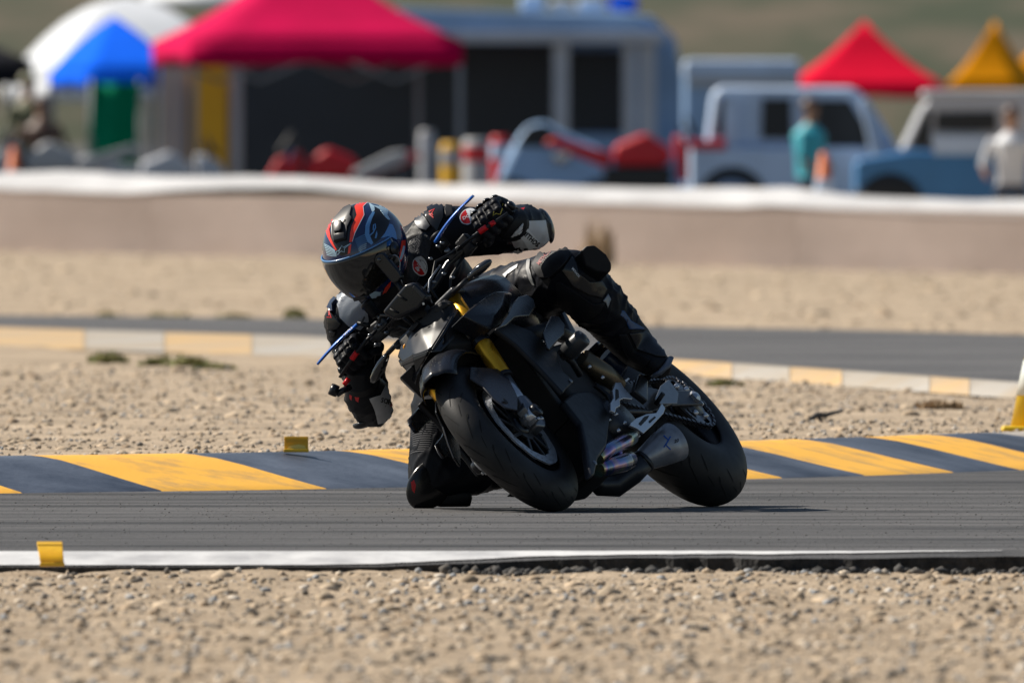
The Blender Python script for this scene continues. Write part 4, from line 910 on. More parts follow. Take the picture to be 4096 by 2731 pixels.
ER = dict(j=(1652, 1434, -.02), j2=(1612, 1454, -.065), i=(1596, 1436, -.10), k=(1612, 1467, -.09), k2=(1648, 1502, -.075), n=(1700, 1434, -.005), g=(1716, 1408, .015), m=(1668, 1490, -.04))
faces(['g n m j', 'j m k2 j2', 'j2 k2 k i'], 'headlight_lens', 'lamp_glass', ER)
LR = dict(g=(1722, 1404, .032), n=(1702, 1436, .02), n2=(1694, 1452, .012), m=(1672, 1500, -.02), m2=(1664, 1538, -.04), m3=(1656, 1528, -.05), k2=(1652, 1502, -.05), k3=(1642, 1500, -.06))
faces(['g n n2', 'n m n2', 'n2 m k2', 'm m2 m3 k2', 'k2 m3 k3'], 'cowl_lip', 'satin_black', LR, bevel=.002)
JR = dict(j=(1654, 1424, .0), g=(1716, 1402, .028), g2=(1704, 1424, .028), j1=(1656, 1446, -.002), q=(1612, 1446, -.05), q2=(1606, 1466, -.06), i=(1594, 1440, -.095))
faces(['g g2 j1 j', 'j j1 q2 q', 'q q2 i'], 'brow_blade', 'satin_black', JR, bevel=.002)
JL = dict(g=(1726, 1398, .034), h=(1776, 1318, -.025), h1=(1786, 1326, -.028), g2=(1734, 1402, .03), h2=(1806, 1266, -.08), h3=(1816, 1272, -.085), e=(1830, 1232, -.15), e3=(1836, 1240, -.155))
faces(['g h h1 g2', 'h h2 h3 h1', 'h2 e e3 h3'], 'brow_blade', 'satin_black', JL, bevel=.002)
for q in (((1735, 1246), (1746, 1232), (1785, 1212), (1794, 1216), (1788, 1224), (1752, 1246)), ((1634, 1322), (1645, 1306), (1668, 1290), (1674, 1292), (1668, 1304), (1645, 1326))):
    mb = MB(); x_ = -.085 if q[0][0] > 1700 else -.08; mb.prism([lx(a, b, x_+.0) for a, b in q], -FWD*.02); mb.build('intake_slot', 'deep_black', bike)
hullW([(-.10, .10, .52), (-.10, -.10, .52), (-.02, .05, .37), (-.02, -.05, .37), (-.22, .12, .50), (-.22, -.12, .50), (-.14, .11, .33), (-.14, -.11, .33), (-.06, 0, .30), (-.2, .08, .30), (-.2, -.08, .30)], 'headlight_body', 'deep_black', bevel=.01)
mb = MB(); p = lx(1619, 1388, -.088); mb.ball(p, .006, .006, .010); mb.build('side_lamp', 'amber_lens', bike)
# --- dash housing in front of the bars
DP = [(1527, 1253), (1533, 1238), (1560, 1205), (1618, 1136), (1652, 1128), (1708, 1184), (1704, 1200), (1676, 1236), (1620, 1262), (1574, 1280)]
mb = MB(); mb.prism([lx(a, b, -.075) for a, b in DP], -FWD*.055); dash = mb.build('dash_housing', 'satin_black', bike, bevel=.012, seg=3)
mb = MB(); mb.prism([lx(a, b, -.070) for a, b in ((1648, 1150), (1657, 1142), (1702, 1184), (1692, 1196))], -FWD*.008); mb.build('dash_label', 'alu_dark', dash, bevel=.001)
mb = MB(); mb.prism([lx(a, b, -.0735) for a, b in ((1688, 1212), (1695, 1209), (1699, 1217), (1692, 1221))], -FWD*.003); mb.build('dash_sticker', 'alu_silver', dash)
mb = MB(); mb.tube([lx(1560, 1235, -.068), lx(1590, 1252, -.068)], .003, 6); mb.tube([lx(1590, 1178, -.068), lx(1622, 1202, -.068)], .003, 6); mb.build('dash_seam', 'deep_black', dash)
hullW([(-.14, .03, .50), (-.14, -.03, .50), (-.14, .03, .60), (-.14, -.03, .60), (-.2, .03, .5), (-.2, -.03, .5), (-.2, .03, .6), (-.2, -.03, .6)], 'dash_bracket', 'matt_black')
# --- handlebar, grips, levers, switch boxes
HB = [(-.398, .405, .659), (-.385, .36, .656), (-.36, .22, .652), (-.325, .13, .648), (-.285, .06, .615), (-.28, 0, .612)]
hb = [W(*p) for p in HB]+[W(p[0], -p[1], p[2]) for p in HB[-2::-1]]
mb = MB(); mb.tube(hb, .0125, 16); mb.build('handlebar', 'satin_black', bike)
def bar_side(s):
    P_ = lambda x, y, z: W(x, s*y, z)
    mb = MB(); mb.tube([P_(-.365, .245, .653), P_(-.37, .255, .654), P_(-.393, .39, .658), P_(-.394, .395, .658)], [.019, .0165, .0165, .019], 20); mb.build('grip', 'matt_black', bike)
    hullW([(-.345, s*.185, .69), (-.345, s*.235, .695), (-.335, s*.185, .625), (-.34, s*.235, .625), (-.385, s*.185, .685), (-.385, s*.235, .69), (-.385, s*.185, .63), (-.385, s*.235, .635)], 'switch_box', 'matt_black', bevel=.008)
    hullW([(-.325, s*.150, .675), (-.305, s*.152, .672), (-.325, s*.205, .668), (-.300, s*.205, .662), (-.325, s*.150, .645), (-.305, s*.150, .642), (-.325, s*.205, .645), (-.300, s*.205, .640)], 'lever_perch', 'alu_dark', bevel=.005)
    mb = MB(); lv = [P_(-.305, .195, .652), P_(-.292, .24, .648), P_(-.298, .31, .640), P_(-.325, .40, .630)]; mb.tube(lv, [.009, .0085, .0075, .007], 10, ell=.7); mb.build('lever', 'matt_black', bike)
    mb = MB(); mb.tube([P_(-.296, .292, .643), P_(-.300, .322, .639)], .010, 10); mb.build('lever_adjuster', 'red_anodised', bike, bevel=.001)
    mb = MB(); mb.lathe(P_(-.398, .400, .659), LF*s, [(0, -.004), (.017, -.004), (.018, .008), (.012, .013), (0, .013)], 20); mb.build('bar_end', 'satin_black', bike)
    # brake / clutch fluid reservoir
    c = P_(-.315, .165, .715); mb = MB(); mb.lathe(c, UPB, [(0, -.026), (.019, -.024), (.021, .018), (.024, .020), (.024, .030), (.018, .033), (0, .033)], 24); mb.build('fluid_reservoir', 'matt_black', bike)
    mb = MB(); mb.tube([c-UPB*.025, P_(-.32, .165, .665)], .006, 8); mb.build('reservoir_stalk', 'alu_grey', bike)
    # cables
    mb = MB(); mb.tube([P_(-.31, .19, .655), P_(-.24, .13, .66), P_(-.20, .07, .60), P_(-.22, .05, .50)], .005, 8); mb.tube([P_(-.35, .2, .64), P_(-.29, .12, .60), P_(-.25, .08, .54)], .005, 8); mb.build('cable', 'matt_black', bike)
both(bar_side)
mb = MB(); mb.tube([lx(1762, 1060, -.22), lx(1718, 1120, -.19), lx(1712, 1180, -.17), lx(1730, 1215, -.16)], .0035, 8); mb.tube([lx(1732, 1105, -.2), lx(1690, 1160, -.18), lx(1700, 1215, -.17)], .003, 8); mb.build('cable', 'alu_grey', bike)
for q in ((1752, 985, -.24), (1768, 972, -.24), (1785, 1005, -.25), (1722, 1035, -.22), (1736, 1128, -.2), (1775, 1095, -.21), (1810, 1110, -.2), (1480, 1340, -.26), (1505, 1378, -.25), (1520, 1300, -.22), (1545, 1330, -.22)):
    mb = MB(); mb.lathe(lx(*q), FWD, [(0, .009), (.0048, .009), (.0052, -.01)], 8); mb.build('bolt', 'alu_grey', bike)
# lever guard at the right bar end
mb = MB(); mb.tube([lx(1402, 1548, -.33), lx(1370, 1562, -.31), lx(1345, 1578, -.30)], .0105, 12); mb.tube([lx(1344, 1540, -.29), lx(1328, 1580, -.29)], [.014, .015], 12); mb.build('lever_guard', 'satin_black', bike)
mb = MB(); mb.tube([lx(1395, 1515, -.31), lx(1376, 1538, -.31)], .008, 10); mb.build('lever_adjuster', 'red_anodised', bike)
mb = MB(); mb.tube([lx(1960, 900, -.30), lx(1978, 888, -.31)], .0085, 10); mb.build('lever_adjuster', 'red_anodised', bike)
# --- blue blade mirrors
def blade(q0, q1, Y, name, wid):
    A, B = np.array(q0, float), np.array(q1, float); rows = []; N = 14
    for i in range(N+1):
        f = i/N; p = A+(B-A)*f; bow = 10*math.sin(math.pi*f); nv = np.array([-(B-A)[1], (B-A)[0]])/np.linalg.norm(B-A); p = p+nv*bow*wid
        c = pix(p[0], p[1], Y); h = .0068*(1-.3*f); dd = .038*math.sin(math.pi*(.16+.74*f))**.6
        n3 = np.array([nv[0], 0, -nv[1]]); rows.append([c+n3*h*math.cos(a)+np.array([.12, 1, .10])*dd*math.sin(a) for a in np.linspace(0, 2*math.pi, 14, endpoint=False)])
    mb = MB(); mb.grid(rows, True, True); mb.add(rows[0], [tuple(range(14))]); mb.add(rows[-1], [tuple(range(14))[::-1]]); return mb.build(name, 'blue_anodised', bike)
mL = blade((1742, 968), (1893, 784), W(-.3, .3, .7)[1], 'mirror', -1)
mR = blade((1432, 1296), (1271, 1455), W(-.3, -.3, .7)[1], 'mirror', .6)
mb = MB(); mb.tube([lx(1758, 985, -.31), lx(1741, 968, -.31), lx(1736, 950, -.31)], [.008, .007, .005], 10); mb.tube([lx(1775, 1005, -.33), lx(1752, 978, -.31)], [.010, .007], 10); mb.build('mirror_stem', 'matt_black', bike)
mb = MB(); mb.tube([lx(1478, 1302, -.31), lx(1448, 1296, -.31), lx(1430, 1290, -.31)], [.009, .007, .005], 10); mb.hull([lx(a, b, x_) for a, b in ((1455, 1265), (1462, 1268), (1448, 1300), (1440, 1296)) for x_ in (-.30, -.33)]); mb.build('mirror_stem', 'matt_black', bike)
# --- indicators on stalks
def indicator(p0, p1, p2, x0, x1):
    mb = MB(); a, b = lx(*p0, x0), lx(*p1, (x0+x1)/2); mb.tube([a, b], .0085, 12); st = mb.build('indicator_stalk', 'matt_black', bike)
    b2, c = lx(*p1, (x0+x1)/2), lx(*p2, x1); rows = []
    mb = MB(); mb.tube([b2+(c-b2)*f for f in (0, .12, .35, .6, .85, .97, 1.)], [.008, .014, .021, .0215, .017, .009, .002], 18, ell=.75); mb.build('indicator', 'lamp_glass', bike)
indicator((1812, 1172), (1868, 1118), (1966, 1040), -.14, -.17); indicator((1598, 1364), (1552, 1412), (1487, 1530), -.16, -.19)
# --- fuel tank, shrouds, seat, tail
def sec_body(secs, name, m, n=20, **k):
    """loft of super-ellipse sections: (x, z centre, half width, half height, power)"""
    rows = []
    for x, zc, hw, hh, pw in secs:
        r_ = []
        for a in np.linspace(0, 2*math.pi, n, endpoint=False):
            ca, sa = math.cos(a), math.sin(a); r_.append(W(x, hw*math.copysign(abs(ca)**pw, ca), zc+hh*math.copysign(abs(sa)**pw, sa)))
        rows.append(r_)
    mb = MB(); mb.grid(rows, True, True); mb.add(rows[0], [tuple(range(n))]); mb.add(rows[-1], [tuple(range(n))[::-1]]); return mb.build(name, m, bike, **k)
sec_body([(-.30, .50, .07, .06, .8), (-.34, .50, .12, .085, .75), (-.45, .49, .165, .115, .75), (-.60, .50, .175, .125, .75), (-.72, .48, .145, .12, .8), (-.84, .45, .09, .09, .8), (-.88, .44, .05, .06, .8)], 'fuel_tank', 'satin_black')
sec_body([(-.82, .46, .10, .05, .7), (-.95, .47, .14, .05, .7), (-1.1, .50, .13, .04, .7), (-1.18, .53, .09, .035, .7)], 'seat', 'matt_black')
sec_body([(-1.10, .50, .10, .06, .7), (-1.25, .57, .10, .055, .7), (-1.42, .63, .07, .035, .7), (-1.50, .65, .03, .015, .8)], 'tail_unit', 'satin_black')
# left and right tank shroud intakes (the glossy shoulder right of the fork)
def shroud(s):
    q = [(1852, 1262), (1878, 1236), (1925, 1202), (1985, 1168), (2035, 1166), (2052, 1180), (2035, 1250), (2000, 1300), (1965, 1318), (1955, 1312), (1900, 1232)]
    P_ = [L(x, y, y=.150+.03*((x-1850)/200)) for x, y in q]
    mb = MB(); c_ = np.mean(np.array(P_), 0); mb.hull([W(p[0], s*p[1], p[2]) for p in P_]+[W(p[0], s*(p[1]-.06), p[2]) for p in P_]+[W(*((c_+(p-c_)*.6)*[1, s, 1]+np.array([.01, s*.022, .012]))) for p in P_]); mb.build('tank_shroud', 'satin_black', bike, bevel=.022, seg=5)
    mb = MB(); r1_ = [L(x, y, y=.15) for x, y in ((1890, 1225), (1905, 1222), (1962, 1288), (1955, 1300))]; mb.prism([W(p[0]+.004, s*(p[1]+.004), p[2]) for p in r1_], LF*s*.006); mb.build('intake_edge', 'satin_black', bike, bevel=.003)
    # side fairing and radiator surround
    q = [(1985, 1312), (2005, 1296), (2040, 1292), (2120, 1330), (2180, 1390), (2215, 1420), (2240, 1500), (2282, 1540), (2250, 1570), (2240, 1585), (2140, 1465), (2060, 1378)]
    P_ = [L(x, y, y=.19) for x, y in q]; mb = MB(); mb.prism([W(p[0], s*(.19+.02*(x-1985)/300), p[2]) for p, (x, y) in zip(P_, q)], -LF*s*.02); mb.build('side_fairing', 'matt_black', bike, bevel=.006)
    q = [(2255, 1600), (2300, 1565), (2370, 1560), (2440, 1610), (2448, 1640), (2430, 1780), (2395, 1830), (2382, 1895), (2362, 1905), (2345, 1780), (2325, 1690)]
    P_ = [L(x, y, y=.165) for x, y in q]; mb = MB(); mb.prism([W(p[0], s*(.165 if s > 0 else .10), p[2] if s > 0 else max(p[2], -.16)) for p in P_], -LF*s*.03); mb.build('belly_pan', 'matt_black', bike, bevel=.01)
    p = L(2379, 1850, y=.165); mb = MB(); mb.lathe(W(p[0], s*(.1655 if s > 0 else .1005), p[2] if s > 0 else -.1), LF*s, [(0, .003), (.007, .003), (.010, 0)], 14); mb.build('belly_screw', 'alu_grey', bike)
    p = L(2278, 1528, y=.205); mb = MB(); mb.lathe(W(p[0], s*.211, p[2]), LF*s, [(0, .003), (.006, .003), (.008, 0)], 14); mb.build('fairing_screw', 'alu_grey', bike)
    # winglets
    wl_ = (([(1992, 1312), (2030, 1258), (2048, 1215), (2075, 1185), (2108, 1176), (2138, 1198), (2142, 1224), (2118, 1262), (2082, 1264), (2060, 1268), (2026, 1300)], .235), ([(2172, 1330), (2190, 1290), (2205, 1262), (2236, 1262), (2262, 1300), (2258, 1335), (2232, 1360), (2200, 1398), (2188, 1392)], .245))
    if s < 0: wl_ = (([(1625, 1680), (1658, 1645), (1674, 1627), (1701, 1629), (1730, 1655), (1720, 1690), (1697, 1700), (1662, 1738), (1651, 1730), (1629, 1699)], .235), ([(1734, 1781), (1760, 1750), (1767, 1732), (1795, 1732), (1822, 1752), (1800, 1800), (1767, 1839), (1748, 1812)], .235))
    for q, y0 in wl_:
        P_ = [L(x, y, y=s*y0) for x, y in q]; mb = MB(); mb.prism([W(*p) for p in P_], -LF*s*.012+FWD*-.012); mb.build('winglet', 'satin_black', bike, bevel=.0055, seg=4)
    # crash bobbin
    a = L(2285, 1395, y=.23); b = L(2340, 1345, y=.29)
    mb = MB(); cb = W(a[0], s*.185, a[2]); mb.lathe(cb, LF*s, [(0, .11), (.012, .11), (.014, .102), (.027, .105), (.031, .098), (.031, .03), (.026, .02), (.012, .018), (.012, 0)], 28); mb.build('crash_bobbin', mat('bobbin_grey', (.030, .032, .036), .35), bike)
both(shroud)
# --- radiators, engine
hullW([(-.20, .165, .32), (-.20, -.165, .32), (-.30, .12, -.02), (-.30, -.12, -.02), (-.25, .165, .32), (-.25, -.165, .32), (-.34, .12, -.02), (-.34, -.12, -.02)], 'radiator', 'radiator_core', bevel=.006)
hullW([(-.30, .15, -.02), (-.30, -.15, -.02), (-.36, .13, -.17), (-.36, -.11, -.17), (-.35, .15, -.02), (-.35, -.15, -.02), (-.41, .13, -.17), (-.41, -.11, -.17)], 'oil_cooler', 'radiator_core', bevel=.006)
hullW([(-.38, .16, .25), (-.38, -.16, .25), (-.42, .13, -.18), (-.42, -.13, -.18), (-.80, .15, .30), (-.80, -.15, .30), (-.86, .10, .0), (-.86, -.10, .0), (-.55, .06, -.19), (-.55, -.10, -.19)], 'engine_block', 'deep_black', bevel=.02)
def engine_side(s):
    P_ = lambda x, y, z: W(x, s*y, z)
    mb = MB(); mb.tube([ly(2330, 1430, .17) if s > 0 else P_(-.62, .17, .17), ly(2420, 1500, .17) if s > 0 else P_(-.70, .17, .12), ly(2475, 1545, .165) if s > 0 else P_(-.76, .165, .08)], [.030, .036, .030], 20); mb.build('cylinder_cover', 'magnesium', bike)
    p = L(2425, 1590, y=.15); mb = MB(); mb.lathe(P_(-.60, .12, -.06), LF*s, [(0, .06), (.07, .058), (.085, .045), (.092, 0)], 32); mb.build('clutch_cover', 'alu_dark', bike)
    mb = MB()
    for k in range(6): a = k*1.047; mb.lathe(P_(-.60+.085*math.cos(a), .13, -.06+.085*math.sin(a)), LF*s, [(0, .03), (.006, .03), (.006, 0)], 8)
    mb.build('cover_bolts', 'alu_silver', bike)
    mb = MB(); mb.lathe(P_(-.78, .10, .11), LF*s, [(0, .05), (.045, .048), (.055, .03), (.056, 0)], 28); mb.build('sprocket_cover', 'alu_dark', bike)
    mb = MB(); mb.tube([P_(-.42, .12, .33), P_(-.66, .15, .34), P_(-.92, .11, .33), P_(-1.15, .07, .5)], [.028, .028, .024, .018], 12); mb.build('frame_rail', 'matt_black', bike)
both(engine_side)
for q in ((2412, 1508), (2440, 1475), (2395, 1440), (2360, 1465), (2500, 1590), (2465, 1655), (2475, 1720), (2500, 1690)): mb = MB(); mb.lathe(ly(*q, .18), LF, [(0, .004), (.0055, .004), (.006, -.006)], 10); mb.build('engine_bolt', 'alu_silver', bike)
mb = MB(); mb.tube([ly(2240, 1405, .2), ly(2290, 1450, .19), ly(2320, 1500, .17)], .011, 10); mb.tube([ly(2380, 1540, .18), ly(2430, 1580, .18), ly(2450, 1620, .18)], .009, 10); mb.tube([ly(2470, 1640, .17), ly(2510, 1680, .17), ly(2535, 1740, .16)], .010, 10); mb.build('hoses', 'matt_black', bike)
mb = MB(); mb.prism([ly(a, b, .19) for a, b in ((2480, 1512), (2500, 1520), (2512, 1512), (2518, 1516), (2502, 1530), (2478, 1520))], LF*.002); mb.build('cover_print', 'white_print', bike)
# --- rearset brackets and pegs
RS1 = [(2462, 1528), (2484, 1528), (2498, 1552), (2530, 1588), (2530, 1596), (2496, 1592), (2480, 1600), (2482, 1622), (2465, 1632), (2462, 1650), (2443, 1640), (2442, 1610), (2455, 1590), (2450, 1560)]
RS2 = [(2523, 1690), (2545, 1672), (2585, 1655), (2625, 1650), (2648, 1612), (2662, 1632), (2655, 1652), (2610, 1700), (2575, 1732), (2548, 1712), (2520, 1700)]
def rearset(s):
    P1 = [L(x, y, y=.20) for x, y in RS1]; mb = MB(); mb.prism([W(p[0], s*.20, p[2]) for p in P1], -LF*s*.012); mb.build('rearset_bracket', 'alu_silver', bike, bevel=.003)
    P2 = [L(x, y, y=.215) for x, y in RS2]; mb = MB(); mb.prism([W(p[0], s*.215, p[2]) for p in P2], -LF*s*.008); rb = mb.build('heel_guard', 'alu_silver', bike, bevel=.002)
    q = [L(x, y, y=.217) for x, y in ((2556, 1692), (2578, 1665), (2598, 1660), (2590, 1675), (2566, 1700))]; mb = MB(); mb.prism([W(p[0], s*.217, p[2]) for p in q], -LF*s*.0006); mb.build('heel_cutout', 'deep_black', rb)
    q = [L(x, y, y=.217) for x, y in ((2596, 1682), (2618, 1664), (2625, 1668), (2602, 1690))]; mb = MB(); mb.prism([W(p[0], s*.217, p[2]) for p in q], -LF*s*.0006); mb.build('heel_cutout', 'deep_black', rb)
    q = [L(x, y, y=.202) for x, y in ((2464, 1555), (2474, 1560), (2476, 1590), (2464, 1600))]; mb = MB(); mb.prism([W(p[0], s*.2025, p[2]) for p in q], -LF*s*.0008); mb.build('bracket_cutout', 'deep_black', bike)
    mb = MB(); mb.tube([W(-1.08, s*.17, .10), W(-1.085, s*.265, .10)], [.012, .0105], 14); mb.build('footpeg', 'alu_dark', bike)
    hullW([(-1.05, s*.175, .12), (-1.11, s*.175, .11), (-1.05, s*.155, .12), (-1.11, s*.155, .11), (-.88, s*.175, .05), (-.92, s*.175, .0), (-.88, s*.15, .05), (-.92, s*.15, .0)], 'peg_hanger', 'alu_dark', bevel=.006)
    a = L(2640, 1600, y=.22); mb = MB(); mb.tube([W(a[0], s*.20, a[2]), W(a[0]+.004, s*.245, a[2]+.008)], .008, 10); mb.build('shift_peg' if s > 0 else 'brake_peg', 'matt_black', bike)
both(rearset)
# --- exhaust: headers, collector and short silencer
mb = MB(); mb.tube([ly(2392, 1838, .125), ly(2430, 1800, .14), ly(2500, 1765, .15), ly(2524, 1748, .15)], [.020, .024, .027, .026], 20); mb.build('header_pipe', 'burnt_titanium', bike)
mb = MB(); mb.tube([ly(2392, 1880, .10), ly(2440, 1864, .11), ly(2495, 1848, .12), ly(2516, 1838, .12)], [.024, .029, .031, .029], 20); mb.build('header_pipe', 'burnt_titanium', bike)
mb = MB(); mb.tube([ly(2478, 1780, .145), ly(2478, 1850, .12)], [.010, .010], 10); mb.build('balance_pipe', 'burnt_titanium', bike)
mb = MB(); mb.tube([lx(2352, 1905, -.70), lx(2400, 1940, -.74), lx(2460, 1938, -.78), lx(2530, 1890, -.82), lx(2580, 1846, -.84)], [.024, .036, .042, .040, .034], 24); mb.build('collector', 'alu_dark', bike)
ex = [lx(2545, 1872, -.83), lx(2585, 1834, -.86), lx(2642, 1798, -.90), lx(2698, 1766, -.95)]
mb = MB(); mb.tube(ex, [.034, .040, .056, .066], 28, cap=False); mb.tube([ex[-1], ex[-1]+(ex[-2]-ex[-1])*.25], [.064, .056], 28, cap=False); so = mb.build('silencer', 'exhaust_steel', bike, solid=.002)
mb = MB(); d_ = (ex[-2]-ex[-1]); mb.lathe(ex[-1]+d_*.3, d_, [(0, 0), (.056, 0)], 24); mb.build('silencer_core', 'deep_black', so)
mb = MB(); mb.tube([ex[0]+(ex[1]-ex[0])*.55, ex[0]+(ex[1]-ex[0])*.85], .0415, 24); mb.build('clamp', 'alu_dark', so)
extree = world_tree([so]); decal('silencer_emblem', stroke([(2655, 1742), (2672, 1759), (2664, 1780), (2682, 1797)], 6)+stroke([(2682, 1745), (2670, 1766), (2655, 1788)], 6), extree, mat('blue_print', (.02, .10, .42), .5), so, .0015)
decal('silencer_print', text_polys('20', (2696, 1772), (18, -6), (2, -20)), extree, 'tread_groove', so, .0015)
# --- right-side bits seen past the front wheel come from the mirrored parts; hugger and shock
hullW([(-1.22, .08, .33), (-1.22, -.08, .33), (-1.5, .09, .385), (-1.5, -.09, .385), (-1.22, .08, .345), (-1.22, -.08, .345), (-1.5, .09, .40), (-1.5, -.09, .40)], 'rear_hugger', 'satin_black', bevel=.006)
mb = MB(); a = ly(2420, 1418, .13); b = ly(2490, 1480, .13); mb.tube([a, a+(b-a)*.1, a+(b-a)*.9, b], [.028, .034, .034, .028], 20); mb.build('shock_reservoir', mat('reservoir_navy', (.012, .028, .07), .35), bike)
mb = MB(); mb.tube([W(-.92, 0, .10), W(-.90, 0, .34)], .03, 16); mb.build('shock', 'gold_anodised', bike)
# --- action camera on its mount, above the dash
cam_t = thing('action_camera', tuple(lx(1600, 1180, -.16)), 'slim black action camera on a stalk in front of the helmet', 'camera')
AX = [(1502, 1020), (1516, 1012), (1528, 1010), (1538, 1016), (1600, 1090), (1606, 1110), (1592, 1128), (1578, 1134), (1565, 1128), (1500, 1056), (1494, 1040)]
mb = MB(); mb.prism([lx(a, b, -.165) for a, b in AX], -FWD*.028); mb.build('body', 'satin_black', cam_t, bevel=.006, seg=3)
mb = MB(); mb.lathe(lx(1515, 1040, -.164), FWD, [(0, .004), (.006, .004), (.008, 0)], 20); mb.build('lens', 'lamp_glass', cam_t)
mb = MB(); mb.tube([lx(1548, 1036, -.18), lx(1565, 1024, -.18)], .006, 10); mb.build('plug', 'matt_black', cam_t)
mb = MB(); mb.tube([lx(x, y, -.18) for x, y in ((1562, 1024), (1580, 1020), (1594, 1030), (1600, 1050), (1598, 1085), (1604, 1120), (1612, 1142))], .0022, 8); mb.build('cable', 'alu_grey', cam_t)
mb = MB(); mb.tube([lx(1582, 1122, -.18), lx(1600, 1150, -.17), lx(1612, 1168, -.15)], [.010, .008, .010], 12); mb.build('mount', 'matt_black', cam_t)
# ================================================================ the rider
mat('leather_black', (.008, .009, .013), .46, noise=(18, .12), bump=(60, .25, .003), spec=.14)
mat('leather_matt', (.007, .0075, .010), .55, spec=.3, noise=(30, .1), bump=(40, .3, .004))
mat('leather_white', (.60, .61, .63), .42, col2=(.50, .51, .53), nscale=6, bump=(26, .3, .005))
mat('armour_black', (.012, .012, .013), .22, noise=(20, .08))
mat('armour_navy', (.010, .018, .045), .28)
mat('red_print', (.60, .008, .012), .45)
mat('yellow_stitch', (.45, .36, .05), .6)
mat('perforated_silver', (.26, .28, .31), .38, metal=.3, bump=(260, .45, .001, 'voronoi'))
mat('perforated_black', (.015, .018, .026), .40, bump=(260, .8, .002, 'voronoi'))
mat('stretch_cloth', (.012, .014, .022), .75)
RJ = dict(lsh=pix(1765, 932, .72), lel=pix(2138, 920, .74), lwr=pix(2045, 895, .50), rsh=pix(1400, 1285, .82), rel=pix(1490, 1635, .84), rwr=pix(1440, 1520, .66),
          lhip=pix(1990, 1230, 1.12), lkn=pix(2285, 1100, .80), lan=pix(2552, 1398, .93), rhip=pix(1830, 1440, 1.10), rkn=pix(1735, 1910, .97), ran=pix(2150, 1830, 1.0),
          neck=pix(1560, 1070, .68), chest=pix(1610, 1110, .80), waist=pix(1780, 1240, 1.02), pel=pix(1910, 1335, 1.12))
rbase = RJ['rkn'].copy(); rbase[2] = 0
person = thing('person', tuple(rbase), 'rider in black leathers and full-face helmet crouched over the leaning motorcycle with knee down', 'person')
def remeshed(mb, name, m, par, vox=.008, sm=6, fac=.6):
    o = mb.build(name, m, par); md = o.modifiers.new('r', 'REMESH'); md.mode = 'VOXEL'; md.voxel_size = vox; md.use_smooth_shade = True
    md = o.modifiers.new('s', 'SMOOTH'); md.iterations = sm; md.factor = fac
    me = bpy.data.meshes.new_from_object(o.evaluated_get(bpy.context.evaluated_depsgraph_get())); o.modifiers.clear(); old = o.data; o.data = me; me.name = name; bpy.data.meshes.remove(old)
    me.polygons.foreach_set('use_smooth', [True]*len(me.polygons))
    if not me.materials: me.materials.append(MATS[m])
    return o
def limb(mb, pts, rr, n=18, ell=None, upv=(0, 1, 0), k=8):
    """smooth tapered limb through joints, rounded ends"""
    P_ = [np.array(q, float) for q in pts]; Q = []; Rr = []; E = []
    e_ = ell if hasattr(ell, '__len__') else [ell or 1.]*len(P_)
    for i in range(len(P_)-1):
        for f in np.linspace(0, 1, k, endpoint=False): Q.append(P_[i]*(1-f)+P_[i+1]*f); Rr.append(rr[i]*(1-f)+rr[i+1]*f); E.append(e_[i]*(1-f)+e_[i+1]*f)
    Q.append(P_[-1]); Rr.append(rr[-1]); E.append(e_[-1])
    a = Q[0]-Q[1]; a /= np.linalg.norm(a); b = Q[-1]-Q[-2]; b /= np.linalg.norm(b)
    for f in (.5, .87): Q = [Q[0]+a*0] + Q; Rr = [Rr[0]]+Rr; E = [E[0]]+E; break
    Q[0] = Q[1]+a*Rr[1]*.6; Rr[0] = Rr[1]*.75
    Q.append(Q[-1]+b*Rr[-1]*.6); Rr.append(Rr[-1]*.75); E.append(E[-1])
    return mb.tube(Q, Rr, n, ell=E, upv=upv)
J = RJ
sv = (J['lsh']-J['rsh']); sv /= np.linalg.norm(sv)                    # along the shoulders
mb = MB()
# trunk as elliptical rings
trunk = [(J['pel']+(J['pel']-J['waist'])*.35, .12, .10), (J['pel'], .175, .135), (J['waist'], .155, .12), (J['chest']*.6+J['waist']*.4, .185, .135), (J['chest'], .195, .13), (J['neck']*.6+J['chest']*.4, .15, .095), (J['neck'], .075, .075), (J['neck']+(J['neck']-J['chest'])*.5, .06, .06)]
rows = []
for i, (c, a, b) in enumerate(trunk):
    t_ = trunk[min(i+1, 7)][0]-trunk[max(i-1, 0)][0]; t_ /= np.linalg.norm(t_); s_ = sv-t_*(sv@t_); s_ /= np.linalg.norm(s_); q = np.cross(t_, s_)
    rows.append([c+s_*a*math.cos(w)+q*b*math.sin(w) for w in np.linspace(0, 2*math.pi, 24, endpoint=False)])
mb.grid(rows, True, True); mb.add(rows[0], [tuple(range(24))]); mb.add(rows[-1], [tuple(range(24))[::-1]])
limb(mb, [J['chest']*.5+J['lsh']*.5, J['lsh'], J['lsh']*.45+J['lel']*.55, J['lel'], ], [.105, .086, .078, .066])
limb(mb, [J['lel'], J['lel']*.5+J['lwr']*.5, J['lwr']], [.064, .072, .052])
limb(mb, [J['chest']*.5+J['rsh']*.5, J['rsh'], J['rsh']*.45+J['rel']*.55, J['rel']], [.105, .088, .072, .066])
limb(mb, [J['rel'], J['rel']*.5+J['rwr']*.5, J['rwr']], [.066, .074, .052])
limb(mb, [J['pel']*.4+J['lhip']*.6, J['lhip'], J['lhip']*.5+J['lkn']*.5, J['lkn']], [.13, .125, .112, .088])
limb(mb, [J['lkn'], J['lkn']*.62+J['lan']*.38, J['lan']], [.086, .092, .058])
limb(mb, [J['pel']*.4+J['rhip']*.6, J['rhip'], J['rhip']*.5+J['rkn']*.5, J['rkn']], [.13, .125, .112, .084])
